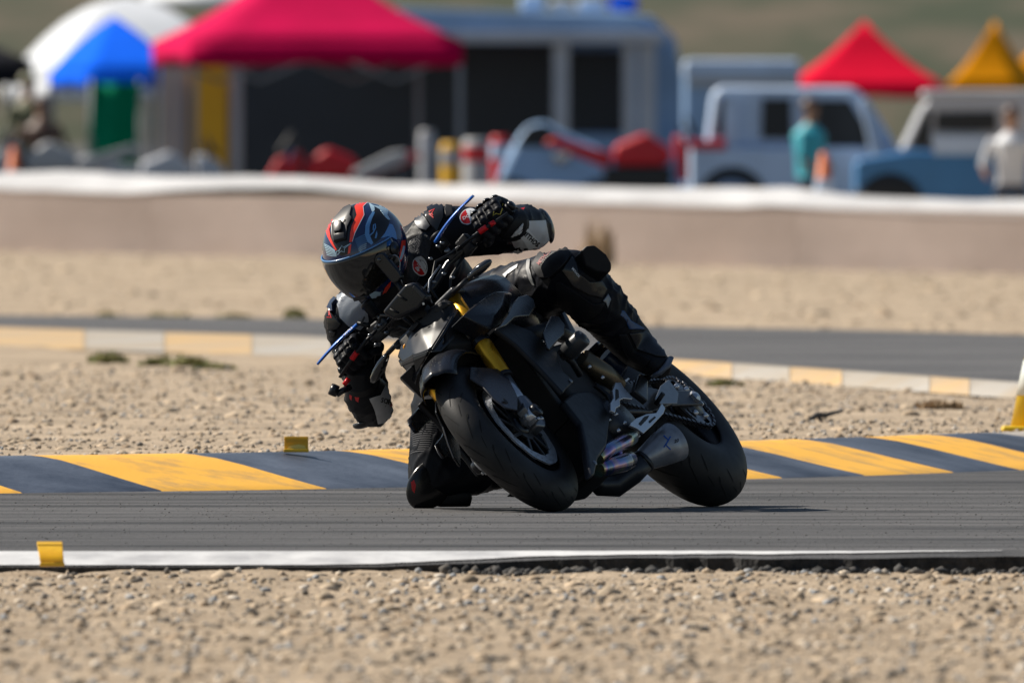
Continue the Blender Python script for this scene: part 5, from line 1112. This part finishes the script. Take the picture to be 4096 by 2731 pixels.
limb(mb, [J['rkn'], J['rkn']*.62+J['ran']*.38, J['ran']], [.080, .082, .052])
# aero hump behind the head
limb(mb, [J['neck']+np.array([.04, .10, .05]), J['chest']+np.array([.06, .14, .06]), J['waist']*.5+J['chest']*.5+np.array([.03, .12, .04])], [.05, .075, .05])
body = remeshed(mb, 'body', 'leather_black', person)
def wrinkle(o, amp, seed=3, wl=.045, keep=None):
    """leather folds: warped ridges pushed along the normals"""
    me = o.data; n = len(me.vertices); co = np.empty(n*3); no = np.empty(n*3); me.vertices.foreach_get('co', co); me.vertices.foreach_get('normal', no); co = co.reshape(-1, 3); no = no.reshape(-1, 3)
    g = np.random.default_rng(seed); d = np.zeros(n)
    warp = np.stack([np.sin(co@g.normal(0, 14, 3)+g.uniform(0, 6)) for _ in range(3)], -1)*.012
    q = co+warp
    for k in range(5):
        v = g.normal(0, 1, 3); v /= np.linalg.norm(v); w_ = 1-np.abs(np.sin(q@v*math.pi/(wl*g.uniform(.7, 1.5))+g.uniform(0, 6))); msk = np.clip(.3+np.sin(co@g.normal(0, 9, 3)+g.uniform(0, 6)), 0, 1)
        d += (w_**3)*msk
    d = d/2.2
    me.vertices.foreach_set('co', (co+no*(d*amp)[:, None]).reshape(-1)); me.update()
wrinkle(body, .010)
def along(a, b, t_): return a*(1-t_)+b*t_
# --- stretch panels: ribbed rings on the right thigh
for k in range(18):
    f = k/17; c = along(J['rhip'], J['rkn'], .56+.30*f); mb = MB(); t_ = J['rkn']-J['rhip']; r_ = .110-.018*f
    mb.lathe(c, t_, [(r_-.004, -.006), (r_+.0022, -.002), (r_+.0022, .002), (r_-.004, .006)], 36); mb.build('stretch_rib', 'stretch_cloth', person)
# --- armour cups
def cup(c, ax, rx, ry, rz, name, m, par=person, half=.05, pw=1.):
    """dome on the limb: ax = (right, up, out) unit vectors"""
    A = [np.array(v, float)/np.linalg.norm(v) for v in ax]; rows = []
    for e in np.linspace(half, math.pi/2, 9): rows.append([c+A[0]*rx*math.cos(e)*math.cos(w)+A[1]*ry*math.cos(e)*math.sin(w)+A[2]*rz*math.sin(e)**pw for w in np.linspace(0, 2*math.pi, 32, endpoint=False)])
    mb = MB(); mb.grid(rows, True, True); mb.add(rows[0], [tuple(range(32))]); return mb.build(name, m, par)
bt0 = world_tree([body])
def pad(name, poly, m, t_=.012, off=.001, tree=None, bev=.004):
    """armour plate laid over the limb below its outline"""
    o = decal(name, [poly], tree or bt0, m, person, off, 16)
    if o is None: return None
    bm = bmesh.new(); bm.from_mesh(o.data); bmesh.ops.recalc_face_normals(bm, faces=bm.faces)
    nz_ = sum((f.normal*f.calc_area() for f in bm.faces), Vector())
    if nz_.y > 0: bmesh.ops.reverse_faces(bm, faces=bm.faces)
    for _ in range(3): bmesh.ops.smooth_vert(bm, verts=[v for v in bm.verts if not v.is_boundary], factor=.5, use_axis_x=True, use_axis_y=True, use_axis_z=True)
    bm.to_mesh(o.data); bm.free()
    md = o.modifiers.new('s', 'SOLIDIFY'); md.thickness = t_; md.offset = 1
    md = o.modifiers.new('b', 'BEVEL'); md.width = bev; md.segments = 3; md.limit_method = 'ANGLE'; md.angle_limit = R(50); o.modifiers.new('w', 'WEIGHTED_NORMAL')
    return o
Z2 = lambda *q: [(1600+x*.3189, 740+y*.3189) for x, y in q]; Z3 = lambda *q: [(1200+x*.3827, 1150+y*.3827) for x, y in q]; Z5 = lambda *q: [(1900+x*.4146, 950+y*.4146) for x, y in q]; Z6 = lambda *q: [(1600+x*.3891, 1450+y*.3891) for x, y in q]
pad('shoulder_plate', Z2((320, 335), (450, 262), (555, 262), (540, 330), (545, 420), (470, 590), (400, 510), (330, 400)), 'armour_black')
pad('shoulder_plate', Z2((180, 470), (220, 400), (290, 365), (340, 430), (395, 520), (340, 580), (250, 560)), 'alu_dark', .009)
pad('shoulder_plate', Z2((570, 265), (655, 275), (668, 380), (640, 400), (565, 430), (552, 330)), 'leather_matt', .008)
pad('shoulder_plate', Z3((305, 228), (345, 150), (384, 110), (402, 140), (362, 180), (366, 255), (325, 268)), 'armour_navy')
pad('shoulder_plate', Z3((300, 295), (325, 250), (415, 340), (445, 380), (400, 430), (312, 440)), 'armour_black')
pad('shoulder_plate', Z3((312, 455), (385, 450), (368, 505), (330, 515)), 'armour_black', .006)
cup(pix(2178, 905, .74), ((.35, .3, -1), (0, 1, .3), (1, -.25, .35)), .062, .05, .030, 'elbow_slider', 'armour_black')
cup(pix(1478, 1672, .84), ((1, 0, .35), (0, 1, 0), (-.3, -.4, -1)), .058, .05, .034, 'elbow_slider', 'armour_black')
pad('knee_cap', Z5((560, 280), (620, 180), (720, 100), (800, 95), (895, 125), (930, 170), (895, 240), (825, 320), (740, 395), (640, 395), (590, 340)), 'leather_matt', .012)
pad('knee_cap', Z5((835, 320), (935, 190), (980, 250), (1000, 340), (1100, 425), (1215, 420), (1268, 500), (1220, 585), (1100, 555), (940, 470)), 'armour_black', .008)
pad('shin_panel', Z5((785, 435), (830, 425), (960, 512), (1140, 640), (1260, 622), (1200, 720), (1080, 800), (960, 780), (800, 640)), 'leather_matt', .007)
pad('shin_edge', Z5((1225, 612), (1280, 540), (1312, 600), (1280, 690), (1260, 640)), 'alu_grey', .006)
pad('thigh_band', Z5((500, 235), (515, 215), (542, 217), (535, 300), (560, 390), (585, 470), (560, 460), (525, 400), (495, 310)), mat('grey_band', (.16, .165, .17), .5), .005)
mb = MB(); q = [(2290, 1040), (2310, 1018), (2345, 1015), (2392, 1052), (2414, 1090), (2412, 1118), (2395, 1128), (2350, 1122), (2310, 1100)]
mb.prism([pix(a, b, .755) for a, b in q], (.028, -.055, .03)); mb.build('knee_slider', 'leather_matt', person, bevel=.016, seg=4)
# right knee: rounded shell and slider on the ground
cup(pix(1722, 1935, .92), ((.6, 0, 1), (1, .2, -.6), (-.6, -.6, -.5)), .088, .070, .05, 'knee_shell', 'armour_black')
g_ = gnd(1820, 2024, 0); Yk = .93
mb = MB(); mb.hull([(pix(a, 1980, Yk)[0], Yk+dy, z_) for a, z_, dy in ((1748, .004, 0), (1880, .004, .02), (1890, .03, 0), (1885, .055, .0), (1755, .06, 0), (1738, .03, 0), (1748, .004, .10), (1880, .004, .10), (1885, .055, .10), (1755, .07, .10))]); mb.build('knee_slider', 'leather_matt', person, bevel=.012, seg=3)
mb = MB(); mb.hull([pix(a, b, Yk+dy) for a, b in ((1722, 2002), (1735, 1996), (1745, 2010), (1724, 2016)) for dy in (0, .03)]); mb.build('slider_tab', 'leather_matt', person, bevel=.003)
# --- boots
def boot(an, toe, heel, shin, name, par=person):
    mb = MB()
    limb(mb, [shin, along(shin, an, .55), an], [.080, .074, .066]); limb(mb, [an, along(an, toe, .5), toe], [.064, .056, .042]); limb(mb, [an, heel], [.055, .044])
    return remeshed(mb, name, 'leather_matt', par, .007, 5)
lt = pix(2640, 1468, .84); lh = pix(2600, 1440, 1.06)
lb = boot(J['lan'], lt, lh, along(J['lkn'], J['lan'], .52), 'boot')
rt_ = pix(2240, 1850, .90); rb_ = boot(J['ran'], rt_, pix(2190, 1840, 1.08), along(J['rkn'], J['ran'], .55), 'boot')
mb = MB(); mb.tube([pix(2608, 1508, .79), pix(2640, 1490, .78), pix(2668, 1462, .79), pix(2684, 1430, .82)], [.009, .013, .014, .010], 14, ell=.7); ts = mb.build('toe_slider', mat('toe_plastic', (.10, .12, .16), .35), person)
bt1 = world_tree([lb]); wrinkle(lb, .004, 9, .05)
pad('shin_guard', Z5((1335, 745), (1370, 695), (1425, 702), (1495, 800), (1610, 870), (1630, 895), (1480, 885), (1440, 800), (1400, 762)), 'blue_guard' if 'blue_guard' in MATS else mat('blue_guard', (.02, .06, .16), .25), .008, tree=bt1)
pad('boot_panel', Z5((1480, 925), (1640, 905), (1850, 1100), (1880, 1165), (1750, 1150), (1560, 1085)), 'armour_black', .006, tree=bt1)
pad('boot_panel', Z5((1380, 930), (1460, 930), (1540, 1090), (1700, 1180), (1640, 1260), (1500, 1180), (1420, 1060)), 'leather_matt', .006, tree=bt1)
# --- gloves closed round the grips
def glove(s, wrist):
    P_ = lambda x, y, z: W(x, s*y, z)
    bar = lambda y: np.array([-.365-.018*(y-.245)/.14*1.5, y, .653+.005*(y-.245)/.14])
    mb = MB()
    ys_ = [.292, .320, .348, .374]; ln_ = [1.0, 1.08, 1.03, .85]
    for y, k in zip(ys_, ln_):
        b = bar(y); rr = .030*(.9+.1*k)
        pts = [P_(b[0]-.055, y+.004, b[2]+.036), P_(b[0]-.020, y+.001, b[2]+.058*k), P_(b[0]+.024*k, y, b[2]+.042), P_(b[0]+.046*k, y, b[2]+.006), P_(b[0]+.030, y, b[2]-.030*k), P_(b[0]+.002, y, b[2]-.032)]
        limb(mb, pts, [.0155, .0160, .0155, .0145, .0135, .0115], 12, k=4)
    # palm and back of the hand, heel of the thumb
    bm_ = bar(.334); pl = []
    for y in (.276, .388):
        for dx, dz in ((-.030, .064), (-.030, .018), (-.085, .048), (-.088, .0), (-.045, -.016)): pl.append(P_(bm_[0]+dx, y, bm_[2]+dz))
    mb.hull(pl)
    limb(mb, [P_(bm_[0]-.070, .285, bm_[2]+.01), P_(bm_[0]-.045, .262, bm_[2]-.018), P_(bm_[0]-.008, .262, bm_[2]-.034), P_(bm_[0]+.018, .272, bm_[2]-.030)], [.022, .019, .016, .012], 12, k=4)
    limb(mb, [P_(bm_[0]-.07, .334, bm_[2]+.016), along(P_(bm_[0]-.07, .334, bm_[2]+.016), wrist, .5), wrist], [.050, .046, .046], 16, k=5)
    g = remeshed(mb, 'glove', 'leather_black', person, .0034, 3, .5)
    # cuff
    w0 = P_(bm_[0]-.07, .334, bm_[2]+.016); d = wrist-w0; d /= np.linalg.norm(d)
    mb = MB(); el_ = J['lel'] if s > 0 else J['rel']; mb.tube([along(w0, wrist, .35), along(w0, wrist, .7), along(w0, wrist, .95), wrist, along(wrist, el_, .06), along(wrist, el_, .07)], [.047, .050, .053, .056, .058, .05], 24); mb.build('glove_cuff', 'leather_matt', person, bevel=.004)
    # knuckle armour and finger ridges
    for y, k in zip(ys_, ln_):
        b = bar(y)
        cup(P_(b[0]-.012, y, b[2]+.058*k+.011), (LF*s, FWD, UPB), .0145, .020, .010, 'knuckle_guard', 'armour_black')
        for dx, dz in ((.038, .040), (.056, .012)): cup(P_(b[0]+dx*k, y, b[2]+dz), (LF*s, UPB-FWD*.5, FWD+UPB*.4), .0130, .010, .008, 'finger_ridge', 'leather_black')
    return g
gl = glove(1, J['lwr']); gr = glove(-1, J['rwr'])
# --- helmet: shell in its own axes, turned to the inside of the corner
HC = pix(1462, 996, .50)
fh = np.array([-.44, -.78, -.52]); fh /= np.linalg.norm(fh)                       # where the face points
lh_ = np.array([.86, -.42, .26]); lh_ -= fh*(lh_@fh); lh_ /= np.linalg.norm(lh_)  # rider's left
uh = np.cross(fh, lh_); uh /= np.linalg.norm(uh)
mat('helmet_navy', (.008, .022, .085), .2, coat=.8, noise=(20, .04))
mat('helmet_red', (.90, .05, .02), .3, coat=.4)
mat('helmet_black', (.009, .009, .010), .34, coat=.1)
mat('helmet_pale', (.42, .60, .72), .35)
mat('helmet_blue', (.10, .26, .52), .3, coat=.4)
mat('visor_glass', (.012, .011, .009), .07, coat=1.)
def hshape(df, dl, du):
    """unit direction -> point on the shell, helmet axes"""
    x = df*(.168 if df > 0 else .160); y = dl*.131; z = du*(.150 if du > 0 else .160)
    if df > 0 and du < .15: k = min(1, (.15-du)/.75); x *= 1+.10*k; y *= 1-.24*k*df
    if df < 0 and du < 0: x *= 1+.10*du
    z = max(z, -.140)
    return np.array([x, y, z])
def HW(p): return HC+fh*p[0]+lh_*p[1]+uh*p[2]
def hdir(az, el): return (math.cos(el)*math.cos(az), math.cos(el)*math.sin(az), math.sin(el))
rows = [[HW(hshape(*hdir(az, el))) for az in np.linspace(-math.pi, math.pi, 96, endpoint=False)] for el in np.linspace(-math.pi/2+.02, math.pi/2-.001, 64)]
mb = MB(); mb.grid(rows, True, True); mb.add([rows[-1][i] for i in range(96)], [tuple(range(96))]); helmet = mb.build('helmet', 'helmet_navy', person)
# visor: a curved shield 4 mm proud
def vz(az, el, off):
    p = hshape(*hdir(az, el)); n = p/np.array([.168**2, .128**2, .145**2]); n /= np.linalg.norm(n); return HW(p+n*off)
def v_top(az): return R(19-7*(az/R(80))**2)
def v_bot(az): return R(-40+16*(abs(az)/R(80))**1.6)
rows = []
for az in np.linspace(-R(82), R(82), 60): rows.append([vz(az, v_bot(az)+(v_top(az)-v_bot(az))*f, .0045) for f in np.linspace(0, 1, 20)])
mb = MB(); mb.grid(rows, True); visor = mb.build('visor', 'visor_glass', helmet, solid=.003)
edge = [vz(az, v_top(az)+.012, .004) for az in np.linspace(-R(84), R(84), 60)]; mb = MB(); mb.tube(edge, .0028, 8); mb.build('visor_trim', 'helmet_blue', helmet)
for s in (-1, 1):
    mb = MB(); c = vz(s*R(80), R(-2), .006); o_ = c-HC; o_ /= np.linalg.norm(o_); mb.lathe(c, lh_*s, [(0, .008), (.016, .007), (.024, .0)], 24); mb.build('visor_pivot', 'helmet_black', helmet)
c = vz(R(4), R(-37), .006); mb = MB(); mb.box(c, .012, .05, .014, (fh, lh_, uh)); mb.build('visor_tab', 'helmet_black', helmet, bevel=.003)
# head inside, hidden by the dark shield: face on a neck
mat('skin_tone', (.38, .20, .13), .5)
mb = MB(); mb.ball(HC-fh*.005, .085, .072, .105, (fh, lh_, uh)); mb.ball(HC+fh*.078+uh*-.025, .022, .014, .02, (fh, lh_, uh), 10, 6); limb(mb, [HC-uh*.06-fh*.02, J['neck']], [.058, .062])
head = remeshed(mb, 'head', 'skin_tone', person, .008, 3)
mb = MB(); mb.tube([HC-uh*.112-fh*.01, HC*.5+J['neck']*.5-uh*.05], [.088, .082], 28); mb.build('neck_roll', 'leather_matt', person)
# --- helmet graphics, laid on the shell
ht = world_tree([helmet]); Z = lambda x, y: (1200+x*.3188, 740+y*.3188)
def hd(name, polys, m, off=.0014, par=helmet, tree=None): return decal(name, [[Z(*q) for q in p] for p in polys], tree or ht, m, par, off, 8)
hd('black_band', [[(560, 245), (660, 205), (840, 178), (760, 210), (700, 250), (690, 300), (710, 370), (650, 520), (620, 680), (610, 860), (520, 890), (450, 830), (400, 720), (385, 600), (400, 500), (440, 420), (480, 330)]], 'helmet_black', .0010)
hd('red_stripe', [[(835, 178), (905, 180), (830, 235), (790, 275), (802, 380), (740, 500), (690, 600), (655, 715), (620, 720), (632, 600), (650, 520), (710, 380), (685, 270), (740, 215)]], 'helmet_red', .0020)
hd('red_stripe', [[(480, 330), (440, 400), (400, 470), (372, 560), (388, 660), (430, 750), (468, 815), (448, 822), (390, 730), (345, 640), (328, 570), (345, 480), (390, 390), (440, 345)]], 'helmet_red', .0020)
hd('red_stripe', [[(612, 770), (645, 740), (640, 800), (630, 855), (600, 868)]], 'helmet_red', .0020)
hd('white_pinline', [[Z_ for Z_ in q] for q in stroke([(905, 180), (832, 236), (792, 276), (804, 380), (742, 500), (692, 600), (657, 715)], 6)], 'helmet_pale', .0022)
hd('white_pinline', stroke([(560, 440), (590, 460), (585, 500), (655, 430), (630, 390), (655, 270), (640, 250), (560, 265)], 6), 'alu_grey', .0022)
# big star emblem on the left side of the shell; sunlit top painted paler
hd('side_emblem_field', [[(935, 300), (990, 310), (1060, 262), (1072, 300), (1060, 400), (1125, 445), (1090, 540), (1020, 660), (960, 720), (905, 742), (885, 640), (890, 480)]], 'helmet_black', .0012)
hd('side_emblem', [[(862, 228), (925, 262), (985, 272), (1040, 225), (1115, 212), (1105, 300), (1095, 380), (1130, 440), (1105, 440), (1060, 400), (1075, 300), (1060, 250), (990, 305), (930, 270), (935, 320), (905, 350)]], 'helmet_pale', .0016)
hd('side_emblem', stroke([(925, 340), (880, 420), (845, 520), (840, 620), (870, 700), (905, 740)], [30, 44, 52, 56, 60, 34]), 'helmet_blue', .0018)
hd('side_emblem', stroke([(870, 640), (915, 600), (945, 540), (940, 490), (920, 505), (915, 570)], 14), 'helmet_blue', .0020)
hd('side_emblem', [[(945, 620), (960, 575), (968, 620), (955, 670), (935, 670)]], 'helmet_blue', .0020)
hd('side_panel', [[(1010, 670), (1060, 610), (1120, 490), (1160, 500), (1200, 600), (1212, 690), (1160, 660), (1100, 645)]], 'helmet_blue', .0016)
for k in range(9):
    y0 = 640+k*24; hd('speed_line', stroke([(690+8*k-70*(k > 5)*0, y0+50), (770, y0+4), (855-4*k, y0-32+k*2)], 7), 'helmet_pale' if k > 4 else 'helmet_blue', .0018)
for k in range(7): hd('speed_line', stroke([(310+5*k, 742+22*k), (370+6*k, 770+20*k), (440+4*k, 820+12*k)], 8), 'helmet_pale', .0018)
# brow star
hd('brow_emblem', stroke([(640, 735), (560, 795), (560, 845), (520, 830), (490, 860), (500, 815), (462, 835), (455, 870), (480, 872), (500, 850), (490, 825), (512, 790), (530, 760), (545, 785), (640, 735)], 7), 'helmet_pale', .0024)
hd('rear_flash', [[(1270, 700), (1320, 690), (1315, 800), (1290, 900), (1220, 1050), (1195, 1010), (1240, 900)]], 'helmet_red', .0016)
hd('rear_flash', [[(1290, 760), (1312, 770), (1300, 850), (1270, 930), (1240, 940), (1262, 860)]], 'helmet_pale', .0020)
hd('chin_flash', [[(865, 1370), (940, 1330), (1010, 1340), (1005, 1400), (960, 1450), (900, 1420)]], 'helmet_pale', .0016)
hd('chin_flash', [[(1060, 1290), (1140, 1200), (1130, 1270), (1060, 1370), (1020, 1400)]], 'helmet_red', .0016)
hd('chin_outline', stroke([(865, 1280), (1060, 1165), (1000, 1250), (880, 1330), (865, 1280)], 8), 'helmet_pale', .0018)
# top vent: raised scoop with slider
vt = [(410, 520), (440, 440), (560, 265), (640, 250), (655, 290), (632, 395), (655, 430), (600, 540), (585, 690), (440, 730), (415, 640)]
def slab(name, poly, m, off0, off1, par):
    cq = np.mean(np.array(poly, float), 0)
    def hh(q, o_):
        for f in (1, .9, .8, .65, .5):
            r_ = hit(ht, *Z(*(cq+(np.array(q)-cq)*f)), o_)
            if r_ is not None: return r_
        return np.array(HC)
    lo = [hh(q, off0) for q in poly]; hi = [hh(q, off1) for q in poly]; cc = np.mean(np.array(hi), 0); mb = MB(); n = len(poly)
    hc = hh(cq, off1*1.1); mb.add(lo+hi+[hc], [(i, (i+1) % n, n+(i+1) % n, n+i) for i in range(n)]+[(n+i, n+(i+1) % n, 2*n) for i in range(n)]); return mb.build(name, m, par, bevel=.0025)
slab('top_vent', vt, 'helmet_black', -.004, .010, helmet)
slab('vent_recess', [(420, 500), (470, 470), (590, 455), (585, 690), (445, 720), (425, 640)], 'deep_black', .004, .0115, helmet)
slab('vent_slider', [(455, 520), (490, 478), (548, 485), (545, 570), (520, 605), (460, 612)], 'helmet_black', .008, .018, helmet)
slab('vent_slider', [(440, 640), (500, 620), (575, 612), (575, 680), (450, 712)], 'helmet_black', .006, .014, helmet)
# --- patches and prints on the leathers
bt = world_tree([body])
def bd(name, polys, m, off=.0015, tree=None): return decal(name, polys, tree or bt, m, person, off, 14)
bd('chest_panel', [[(1348, 1170), (1375, 1158), (1410, 1175), (1470, 1240), (1475, 1285), (1440, 1320), (1395, 1305), (1360, 1270), (1350, 1220)]], 'perforated_silver', .003)
bd('chest_panel', [[(1640, 960), (1700, 930), (1730, 960), (1700, 1080), (1650, 1150), (1615, 1120), (1620, 1040)]], 'perforated_black', .002)
def shield(name, c, ux, uy):
    c = np.array(c, float); ux = np.array(ux, float); uy = np.array(uy, float); Q = lambda a, b: c+ux*a+uy*b
    out = [Q(1.05*math.cos(t_)*(1-.12*math.sin(t_)), 1.05*math.sin(t_)) for t_ in np.linspace(0, 6.283, 24, endpoint=False)]
    inn = [c+(p-c)*.90 for p in out]
    bd(name, [out], 'white_print', .003)
    bd(name, [[p for p in inn if (p-c)@np.linalg.inv(np.stack([ux, uy], 1)).T[0]*0+np.linalg.solve(np.stack([ux, uy], 1), p-c)[0] < .12]], 'red_print', .0036)
    bd(name, [[Q(.42, -.6), Q(.85, -.2), Q(.80, .5), Q(.5, .75), Q(.30, .82)]], 'tread_groove', .0036)
    for k in range(3): bd(name, stroke([Q(.50+.12*k, -.45+.1*k), Q(.40+.14*k, .72-.1*k)], 4), 'white_print', .0042)
    bd(name, text_polys('DOC', Q(-.72, .15), ux*.62, -uy*.62), 'white_print', .0042)
shield('chest_emblem', (1680, 1065), (22, -22), (20, 30))
shield('arm_emblem', (1872, 868), (30, -16), (10, 26))
# white forearm panels with lettering
bd('forearm_panel', [[(2070, 945), (2095, 885), (2180, 882), (2195, 960), (2150, 1000), (2080, 1022), (2055, 980), (2040, 950)]], 'leather_white', .003)
bd('forearm_lettering_patch', [[(2070, 932), (2103, 908), (2160, 972), (2150, 990), (2112, 992)]], 'white_print', .0042)
bd('forearm_lettering', text_polys('MITHOS', (2082, 930), (17.5, 15.0), (17, -20), bold=.03), 'tread_groove', .0052)
bd('sleeve_lining', [[(1985, 1040), (2060, 1000), (2120, 1012), (2060, 1032), (2000, 1052)]], 'leather_white', .002)
bd('forearm_panel', [[(1476, 1592), (1520, 1578), (1560, 1500), (1588, 1560), (1586, 1630), (1545, 1688), (1510, 1694), (1498, 1640)]], 'leather_white', .003)
bd('forearm_lettering', text_polys('SOHTIM'[:3], (1518, 1606), (22, 6), (6, -26), bold=.02), 'tread_groove', .0045)
bd('forearm_lettering', text_polys('M', (1555, 1625), (20, 5), (6, -22), bold=.02), 'red_print', .0045)
bd('sleeve_stripe', [[(1400, 1550), (1412, 1556), (1408, 1600), (1400, 1590)], [(1414, 1562), (1438, 1578), (1434, 1606), (1424, 1600)]], 'red_print', .003)
bd('sleeve_stripe', [[(1398, 1360), (1405, 1358), (1428, 1402), (1418, 1406)]], 'red_print', .003)
# shoulder marks: zigzag
ct = world_tree([o for o in person.children if o.name.startswith('shoulder_plate')])
for zz in (((1716, 848), (1738, 836), (1724, 858), (1732, 862), (1726, 852)), ((1716, 856), (1734, 872), (1728, 858), (1716, 856))): bd('shoulder_mark', stroke(zz, 4), 'red_print', .0015, ct)
for zz in (((1310, 1252), (1318, 1240), (1316, 1262)), ((1318, 1252), (1326, 1270), (1308, 1268))): bd('shoulder_mark', stroke(zz, 4), 'red_print', .0015, ct)
kt = world_tree([body]+[o for o in person.children if o.name.startswith('knee_')])
bd('knee_lettering', text_polys('MITHOS', (2158, 1062), (13, -15), (-16, -12), bold=.02), mat('dull_red_print', (.22, .008, .01), .6), .003, kt)
st_ = world_tree([o for o in person.children if o.name.startswith('knee_slider') or o.name.startswith('knee_')])
bd('slider_lettering', text_polys('MITHOS', (2286, 1076), (8, 9.5), (7, -10), bold=.02), 'white_print', .003, st_)
bd('knee_badge', [[(1644, 1928), (1656, 1918), (1664, 1940), (1658, 1972), (1648, 1960)]], 'red_print', .002, kt)
bd('thigh_piping', stroke([(2008, 1112), (2016, 1130), (2030, 1160)], 9), 'red_print', .003)
bd('thigh_panel', [[(2012, 1100), (2040, 1075), (2072, 1058), (2068, 1072), (2030, 1098), (2022, 1110)]], 'leather_white', .003)
gt = world_tree([gl] + [o for o in person.children if o.name.startswith('glove')])
bd('glove_stitching', stroke([(2013, 814), (2008, 835), (2002, 856), (1985, 854), (1972, 862), (1975, 848)], 4), 'yellow_stitch', .0025, gt)
bd('cuff_mark', [[(2080, 836), (2100, 832), (2092, 842)]], 'red_print', .003)
mt = world_tree([mR]); 
bd('mirror_lettering', text_polys('MOTO', (1372, 1352), (13, -13), (-7, -9), bold=.02), 'white_print', .001, mt)
